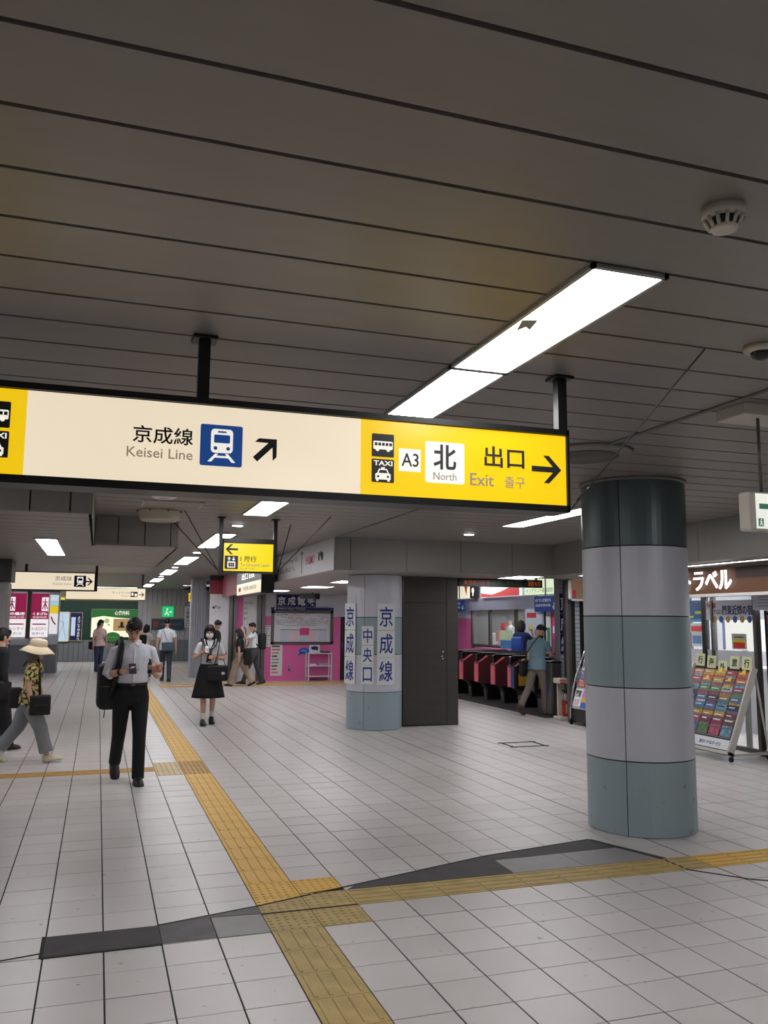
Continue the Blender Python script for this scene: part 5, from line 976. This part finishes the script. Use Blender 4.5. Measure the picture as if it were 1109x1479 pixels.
    for hip, kn, an, fd, fu, _ in LEG:
        if socks: obj('sock', MB().tube([kn.lerp(an, .72), an + fu * .01 * s, an - fu * .035 * s], [.046 * s, .042 * s, .044 * s], 12), flat(socks, .9), ro, True)
        q = MB(); base = lambda f, u_: an + fd * f * s + fu * u_ * s; sd = X
        def fr(f, w, t): return [base(f, -.078) + sd * (w * s * math.cos(a)) + fu * ((t * s * (math.sin(a) if math.sin(a) > 0 else .0)) + 0.0) for a in [6.28318 * j / 14 for j in range(14)]]
        q.loft([fr(-.070, .024, .06), fr(-.056, .044, .11), fr(-.01, .050, .118), fr(.04, .050, .098), (fr(.10, .053, .066)), fr(.15, .048, .052), fr(.188, .028, .036), fr(.198, .012, .02)])
        sh_ = obj('shoe', q, flat(shoes, .45), ro, True)
        so = MB().loft([[base(f, -.078 + dz) + sd * w * s, base(f, -.078 + dz) - sd * w * s, base(f, -.092 + dz) - sd * w * s, base(f, -.092 + dz) + sd * w * s] for f, w, dz in ((-.068, .03, .012), (-.03, .044, .012), (.05, .047, .012), (.11, .053, .012), (.17, .044, .012), (.198, .018, .012))]); obj('sole', so, flat(tuple(min(255, int(x * .8 + 12)) for x in shoes), .7), sh_)
    return ro, dict(s=s, sp=sp, arm=ARM, leg=LEG, up=up, fwd=fwd, L2=L2, O=O)
def strap(ro, pts, w, m, name='strap', n=10, ratio=.25, up=None): return obj(name, MB().tube(pts, w, n, up, ratio), m, ro, True)
def bag(name, label, M, size, m, r=.03, extras=()):
    """a soft bag with its own frame; M = world matrix"""
    t = thing(name, label, 'bag', M.translation, None, 0, local=True); t.matrix_world = M
    obj('pouch', MB().rbox((0, 0, 0), size, r, None, 3), m, t, True)
    obj('flap', MB().rbox((0, -size[1] / 2 - .004, size[2] * .18), (size[0] * .88, .016, size[2] * .5), .007), m, t); obj('zip', MB().box(-size[0] * .35, size[0] * .35, -size[1] / 2 - .016, -size[1] / 2 - .010, size[2] * .0, size[2] * .012), STEEL, t)
    return t
def wm(ro_loc, rot, local): return Matrix.Translation(V(ro_loc)) @ Matrix.Rotation(rot, 4, 'Z') @ Matrix.Translation(V(local))
BK = mat('black_nylon', (16, 16, 18), .7, var=.2, scale=20)
R = math.radians
def at(loc, rot, q): return Matrix.Translation(V(loc)) @ Matrix.Rotation(rot, 4, 'Z') @ V(q)

# -- man in white shirt with phone
ML, MR = (-.63, 4.78, 0), R(4)
pm, B = person('person', 'man in white shirt and black trousers looking down at his phone', ML, MR, 1.80, dict(lean=3, legs=[(-8, 34, .3, 38), (7, 3, .1, 0)], head=(28, -6),
    arms=[((-.30, .02, -.95), (.62, -.78, .20), dict(dir=(.75, -.62, .10), back=(-.2, -.55, -.8), curl=.55, thumb=1)), ((.32, .06, -.95), (-.22, -.9, .10), dict(dir=(-.1, -.75, .6), back=(.75, -.3, -.3), curl=.65, thumb=-1))]),
    top=(214, 216, 226), legs=(17, 17, 20), sleeve='rolled', vox=.008, collar=mat('collar_white', (224, 226, 234), .8))
s = B['s']; wr = B['arm'][0][2]; wl = B['arm'][1][2]
ph = thing('smartphone', 'dark smartphone held by the man in white shirt', 'phone', at(ML, MR, wr + V((.085, -.075, .03)) * s), None, MR, local=True); ph.rotation_euler = (R(-50), 0, MR); obj('case', MB().rbox((0, 0, 0), (.075, .011, .15), .004), mat('phone_black', (22, 20, 24), .3), ph); obj('screen', MB().box(-.033, .033, -.0068, -.0055, -.068, .068), mat('phone_screen', (60, 60, 80), .1, emit=.3), ph)
wt = obj('wristwatch', MB().tube([wr - B['arm'][0][4] * .055 * s, wr - B['arm'][0][4] * .025 * s], .036 * s, 14), BLACK, pm, True)
cup = thing('drink_cup', 'clear plastic cup with orange drink in the man\'s left hand', 'cup', at(ML, MR, wl + V((.02, -.115, .03)) * s), None, MR, local=True)
obj('cup_wall', MB().lathe((0, 0, -.02), [(.030, 0), (.040, .10), (.042, .105)], 20), mat('clear_plastic', (236, 236, 236), .1, var=0, alpha=.3), cup, True); obj('drink', MB().lathe((0, 0, -.016), [(.028, 0), (.036, .075)], 18), mat('orange_drink', (214, 84, 40), .3), cup, True)
bt = thing('drink_bottle', 'small dark bottle with white cap held by the man in white shirt', 'bottle', at(ML, MR, wl + V((-.07, -.10, .03)) * s), None, MR, local=True); obj('bottle_body', MB().lathe((0, 0, -.03), [(.022, 0), (.024, .01), (.024, .10), (.012, .125), (.012, .15)], 16), mat('bottle_dark', (36, 30, 26), .2), bt, True); obj('label_band', MB().lathe((0, 0, .01), [(.0246, 0), (.0246, .05)], 16), flat((120, 110, 90)), bt, True); obj('cap', MB().lathe((0, 0, .12), [(.014, 0), (.014, .022)], 12), WHITE, bt, True)
bg = bag('backpack', 'black backpack hanging on the right shoulder of the phone man', wm(ML, MR, V((-.235, .12, 1.02)) * 1.0), (.23, .26, .50), BK, .07)
st_ = [V((-.20, .10, 1.20)), V((-.155, .09, 1.47)), V((-.135, .0, 1.525)), V((-.135, -.105, 1.42)), V((-.15, -.12, 1.28)), V((-.19, -.05, 1.05)), V((-.23, .03, .90))]
bs_ = obj('strap', MB().tube([q - V((-.235, .12, 1.02)) for q in st_], .036, 10, (1, 0, 0), .9), BK, bg, True)
obj('strap_tail', MB().tube([(-.02, .02, -.24), (-.03, 0, -.34)], .012, 8, None, .4), BK, bg)
# -- lady in bucket hat
LL, LR_ = (-1.76, 6.5, 0), R(84)
camo = mat('leaf_print', (208, 190, 120), .85, rgb2=(38, 42, 34), scale=26, thr=(.46, .53), bump=.2)
lad, B = person('person', 'elderly woman in beige bucket hat, leaf print shirt and grey cropped trousers', LL, LR_, 1.50, dict(lean=5, legs=[(24, 8, .1, -8), (-22, 16, .1, 32)], head=(6, 0), arms=[((-.22, .12, -1), (-.08, -.25, -1), dict(curl=.4)), ((.25, -.1, -1), (.1, -.35, -1), dict(curl=.4))]),
    legs=(132, 136, 140), topm=camo, hair='bob', hairm=mat('grey_hair', (96, 90, 86), .6), shoes=(220, 210, 184), female=True, tuck=False, wide=1.42, crop=.2)
s = B['s']; ht = thing('bucket_hat', 'wide brimmed beige bucket hat on the elderly woman', 'hat', at(LL, LR_, B['L2'](0, .01, .055)), None, LR_, local=True); HT = mat('beige_hat', (222, 204, 174), .85, var=.1, bump=.2); ht.rotation_euler = (R(8), 0, LR_)
n = 36; obj('crown', MB().lathe((0, 0, 0), [(.108, -.01), (.106, .05), (.098, .085), (.075, .102), (.03, .108)], n), HT, ht, True)
rg = lambda r, z, wv: [(r * math.cos(6.28318 * j / n), r * 1.08 * math.sin(6.28318 * j / n), z + wv * math.sin(3 * 6.28318 * j / n + 1)) for j in range(n)]
obj('brim', MB().loft([rg(.105, .012, 0), rg(.15, -.018, .004), rg(.195, -.062, .012), rg(.198, -.070, .012), rg(.15, -.028, .004), rg(.104, -.004, 0)]), HT, ht, True); obj('hat_band', MB().lathe((0, 0, 0), [(.1095, .008), (.1085, .028)], n), mat('hat_band', (196, 176, 146), .85), ht, True)
bag('shoulder_bag', 'black flap shoulder bag on the hip of the woman in the hat', wm(LL, LR_ + R(0), V((-.19, -.15, .70))) @ Matrix.Rotation(R(-75), 4, 'Z'), (.24, .09, .24), BK, .02)
strap(lad, [V((-.18, -.14, .80)), V((-.13, -.12, 1.05)), V((-.03, -.07, 1.27)), V((.07, .03, 1.29)), V((.10, .12, 1.15))], .016, BK)
bag('tote_bag', 'dark tote bag at the back of the woman in the hat', wm(LL, LR_, V((.16, .20, .76))), (.08, .16, .26), mat('dark_bag', (30, 27, 28), .7), .04)
# -- person in black at the left edge
pe, B = person('person', 'person in black clothes with tied dark hair cut off by the left edge', (-2.25, 7.55, 0), R(120), 1.63, dict(lean=3, legs=[(14, 6, .1, 0), (-14, 12, .1, 20)], head=(4, 0), arms=[((-.2, .1, -1), (-.05, -.2, -1)), ((.2, -.1, -1), (.05, -.3, -1))]), top=(22, 22, 27), legs=(24, 24, 28), hair='bun', female=True, tuck=False, sleeve='long', wide=1.3)
bag('shoulder_bag', 'black bag at the side of the person cut off by the left edge', wm((-2.25, 7.55, 0), R(120), V((-.20, .02, .80))), (.08, .20, .24), BK, .03)
# -- schoolgirl
GL_, GR = (.80, 9.62, 0), R(-3)
gi, B = person('person', 'schoolgirl in sailor blouse, black skirt and white face mask', GL_, GR, 1.66, dict(lean=1, legs=[(6, 3, .1, 0), (-7, 14, .1, 18)], head=(10, -10), arms=[((-.42, .05, -.9), (.62, -.62, .5), dict(curl=.7)), ((.38, .05, -.92), (-.70, -.66, .12), dict(curl=.6))]),
    top=(222, 224, 228), hair='long', female=True, tuck=True, mask=True, skirt=((19, 19, 24), .585), socks=(226, 226, 226), vox=.009)
s = B['s']; sp_ = B['sp']; CO = mat('sailor_navy', (26, 28, 40), .8)
col = MB()
for sx in (-1, 1): col.tube([sp_(.50) + V((sx * .075 * s, .05 * s, .01)), sp_(.485) + V((sx * .105 * s, -.06 * s, .012)), sp_(.42) + V((sx * .07 * s, -.125 * s, .0)), sp_(.34) + V((sx * .012 * s, -.142 * s, 0))], [.04 * s, .042 * s, .035 * s, .012 * s], 10, (0, 0, 1), .25)
col.rbox(sp_(.40) + V((0, .125 * s, .03)), (.30 * s, .012, .2 * s), .005); obj('sailor_collar', col, CO, gi, True); ln = MB()
for sx in (-1, 1): ln.tube([sp_(.497) + V((sx * .10 * s, -.052 * s, .022)), sp_(.425) + V((sx * .088 * s, -.135 * s, .012)), sp_(.36) + V((sx * .03 * s, -.150 * s, .006))], .005 * s, 6)
obj('collar_stripe', ln, WHITE, gi); obj('scarf', MB().tube([sp_(.35) + V((0, -.148 * s, 0)), sp_(.25) + V((-.01, -.15 * s, 0)), sp_(.12) + V((-.02, -.155 * s, 0))], [.022 * s, .04 * s, .05 * s], 10, (0, 1, 0), .25), CO, gi, True)
wg = B['arm'][0][2]; ph2 = thing('smartphone', 'dark smartphone in the hand of the schoolgirl', 'phone', at(GL_, GR, wg + V((.07, -.05, .05))), None, GR, local=True); ph2.rotation_euler = (R(-30), 0, GR); obj('case', MB().rbox((0, 0, 0), (.07, .01, .14), .004), mat('phone_black'), ph2); obj('screen', MB().box(-.03, .03, -.006, -.005, -.06, .06), mat('phone_screen'), ph2)
gb = bag('school_bag', 'black school shoulder bag with a pale keyring on the schoolgirl', wm(GL_, GR, V((.12, -.17, .86))), (.35, .13, .26), BK, .03); obj('keyring', MB().ball((.09, -.10, -.0), (.03, .012, .025)), flat((200, 196, 190)), gb, True)
obj('strap', MB().tube([q - V((.12, -.17, .86)) for q in (V((.06, -.16, .97)), V((.12, -.165, 1.15)), V((.15, -.10, 1.36)), V((.15, .0, 1.42)), V((.16, .10, 1.28)), V((.27, -.10, .97)))], .02, 8, (1, 0, 0), .35), BK, gb, True)
strap(gi, [V((-.15, -.10, .98)), V((-.14, -.135, 1.15)), V((-.13, -.10, 1.34)), V((-.125, 0, 1.41))], .02, BK, 'rucksack_strap')
# -- man in black behind the schoolgirl
person('person', 'dark haired man in a black shirt standing behind the schoolgirl', (1.93, 17.6, 0), R(60), 1.74, dict(legs=[(8, 4, .1, 0), (-8, 10, .1, 14)], head=(18, -25), arms=[((-.2, .05, -1), (.1, -.5, -.8)), ((.25, 0, -1), (-.1, -.6, -.7))]), top=(20, 20, 24), legs=(30, 30, 36), tuck=False, vox=.012)
# -- woman in black blouse and beige trousers
W9, W9R = (2.62, 17.75, 0), R(-118)
pw9, B = person('person', 'woman in black blouse and wide beige trousers walking left', W9, W9R, 1.55, dict(lean=3, legs=[(-20, 14, .1, 24), (20, 6, .1, -6)], head=(8, 0), arms=[((-.18, .1, -1), (-.05, -.1, -1)), ((.2, .2, -1), (.05, .0, -1))]), top=(20, 20, 23), legs=(178, 158, 138), hair='bob', female=True, wide=1.5, vox=.011)
bag('backpack', 'black bag with a ring carried behind the woman in beige trousers', wm(W9, W9R, V((.10, .24, .78))), (.24, .16, .44), BK, .05)
# -- man with white shirt and backpack
M10, M10R = (3.05, 18.12, 0), R(-92)
p10, B = person('person', 'man in white shirt and grey trousers with backpack, hand raised to his face', M10, M10R, 1.70, dict(lean=5, legs=[(-14, 10, .1, 12), (22, 4, .1, -4)], head=(4, 18), arms=[((-.15, -.35, -.85), (-.05, -.75, -.7)), ((.28, -.75, -.30), (-.22, -.30, 1.0), dict(curl=.5))]), top=(224, 226, 232), legs=(70, 72, 76), vox=.011)
bg = bag('backpack', 'black backpack with a pale stripe on the man in white shirt by pink wall', wm(M10, M10R, V((0, .22, 1.16))), (.28, .18, .44), BK, .06); obj('pale_stripe', MB().tube([(-.06, .098, .02), (.06, .098, .06)], .012, 6), flat((190, 186, 180)), bg)
strap(p10, [V((.14, .10, 1.05)), V((.15, -.02, 1.12)), V((.145, -.115, 1.28)), V((.13, -.03, 1.45)), V((.13, .08, 1.40))], .02, BK)
# -- far woman in a pale pink shirt
fl_, FR = (-.93, 25.0, 0), R(22)
pf, B = person('person', 'woman in pale pink shirt and jeans standing before the clinic advert', fl_, FR, 1.72, dict(legs=[(3, 3, .1, 0), (-4, 6, .1, 6)], head=(2, 30), arms=[((-.22, .02, -1), (-.05, -.15, -1)), ((.22, 0, -1), (-.0, -.35, -.9))]), topm=mat('pink_print', (228, 200, 196), .85, rgb2=(196, 140, 136), scale=22, thr=(.36, .44)), legs=(52, 66, 96), hair='tail', female=True, tuck=False, vox=.014)
strap(pf, [V((-.20, .10, .95)), V((-.16, .0, 1.30)), V((-.12, -.06, 1.45))], .03, BK); strap(pf, [V((.14, -.10, .98)), V((.05, -.135, 1.2)), V((-.07, -.09, 1.42))], .012, BK, 'cross_strap')
bag('shoulder_bag', 'black bag on the far woman in pale pink shirt', wm(fl_, FR, V((-.23, .10, .86))), (.12, .22, .26), BK, .03)
# -- far man with patterned shirt and blue bag
f5, F5R = (.87, 20.0, 0), R(176)
pf5, B = person('person', 'man in white patterned shirt and jeans walking away down the corridor', f5, F5R, 1.77, dict(legs=[(-8, 16, .1, 18), (10, 3, .1, 0)], head=(0, 0), arms=[((-.28, .02, -1), (-.05, -.15, -1)), ((.28, .05, -1), (.06, -.1, -1))]), topm=mat('motif_print', (226, 230, 236), .85, rgb2=(96, 104, 118), scale=19, thr=(.30, .36)), legs=(62, 72, 86), tuck=False, vox=.012, shoes=(70, 60, 50))
bag('shoulder_bag', 'grey-blue crossbody bag on the back of the man in patterned shirt', wm(f5, F5R, V((-.04, .20, .98))) @ Matrix.Rotation(math.pi, 4, 'Z'), (.34, .10, .24), mat('blue_grey_bag', (74, 94, 116), .7), .03)
strap(pf5, [V((-.10, .165, 1.06)), V((.02, .155, 1.25)), V((.10, .10, 1.46)), V((.12, .0, 1.50))], .018, mat('blue_grey_bag'))
# -- person in white with backpack, half hidden behind the phone man
p6, B = person('person', 'person in white top with black backpack half hidden behind the phone man', (.40, 22.0, 0), R(150), 1.60, dict(legs=[(8, 4, .1, 0), (-8, 12, .1, 12)], head=(5, 0), arms=[((-.2, .05, -1), (0, -.3, -1)), ((.2, 0, -1), (0, -.3, -1))]), top=(224, 222, 216), legs=(60, 56, 60), hair='bob', female=True, tuck=False, vox=.014)
bag('backpack', 'black and grey backpack on the half hidden person in white', wm((.40, 22.0, 0), R(150), V((.02, .20, 1.10))), (.26, .16, .36), BK, .05)
# -- man at the gates
G1, G1R = (6.96, 9.53, 0), R(118)
pg, B = person('person', 'man in grey-blue polo shirt and taupe trousers stepping to the ticket gate', G1, G1R, 1.74, dict(lean=6, legs=[(12, 6, .1, 0), (-20, 22, .2, 40)], head=(26, -18), arms=[((-.12, -.42, -.85), (.02, -.88, -.42), dict(curl=.5)), ((.22, -.1, -1), (.05, -.4, -.9))]), top=(112, 140, 154), legs=(126, 112, 104), tuck=False, vox=.010, shoes=(84, 62, 48))
bag('shoulder_bag', 'black shoulder bag hanging at the left hip of the gate man', wm(G1, G1R, V((.21, .10, .86))), (.10, .30, .30), BK, .04)
strap(pg, [V((.20, .12, 1.0)), V((.12, .165, 1.15)), V((-.0, .155, 1.32)), V((-.09, .06, 1.48)), V((-.10, -.06, 1.46)), V((.05, -.15, 1.22)), V((.20, -.02, 1.0))], .022, BK)
# -- office staff and woman at the counter
p12, B = person('person', 'station attendant in white shirt and dark cap behind the office window', (11.25, 18.98, .17), R(-70), 1.74, dict(legs=[(0, 0, .1, 0), (0, 0, .1, 0)], head=(14, 20), arms=[((-.2, -.2, -1), (.1, -.8, -.3)), ((.2, -.2, -1), (-.1, -.8, -.3))]), top=(222, 226, 232), legs=(30, 34, 48), vox=.013)
cpt = thing('uniform_cap', 'dark peaked cap on the station attendant', 'cap', at((11.25, 18.98, .17), R(-70), B['L2'](0, .01, .075)), None, R(-50), local=True); obj('crown', MB().lathe((0, 0, 0), [(.10, -.02), (.10, .03), (.125, .05), (.12, .075), (.05, .085)], 28), mat('cap_navy', (40, 44, 56), .7), cpt, True); obj('peak', MB().prism(Plane((0, 0, -.012), (1, 0, 0), (0, -1, -.25)), [(-.09, .05), (-.07, .12), (0, .15), (.07, .12), (.09, .05)], 0, .008), BLACK, cpt)
G3, G3R = (9.35, 14.70, 0), R(128)
p13, B = person('person', 'woman in dark blue top with hand to her ear at the office window', G3, G3R, 1.80, dict(legs=[(0, 0, .1, 0), (0, 0, .1, 0)], head=(4, 10), arms=[((-.35, -.45, -.6), (.22, -.1, 1.0), dict(curl=.8)), ((.2, -.1, -1), (0, -.5, -.8))]), top=(34, 48, 96), legs=(26, 26, 32), hair='bob', female=True, tuck=False, vox=.013)
bag('backpack', 'blue backpack worn by the woman at the office window', wm(G3, G3R, V((0, .22, 1.16))), (.30, .16, .40), mat('blue_nylon', (44, 84, 176), .6), .05)
bake_texts(); bake_remesh()
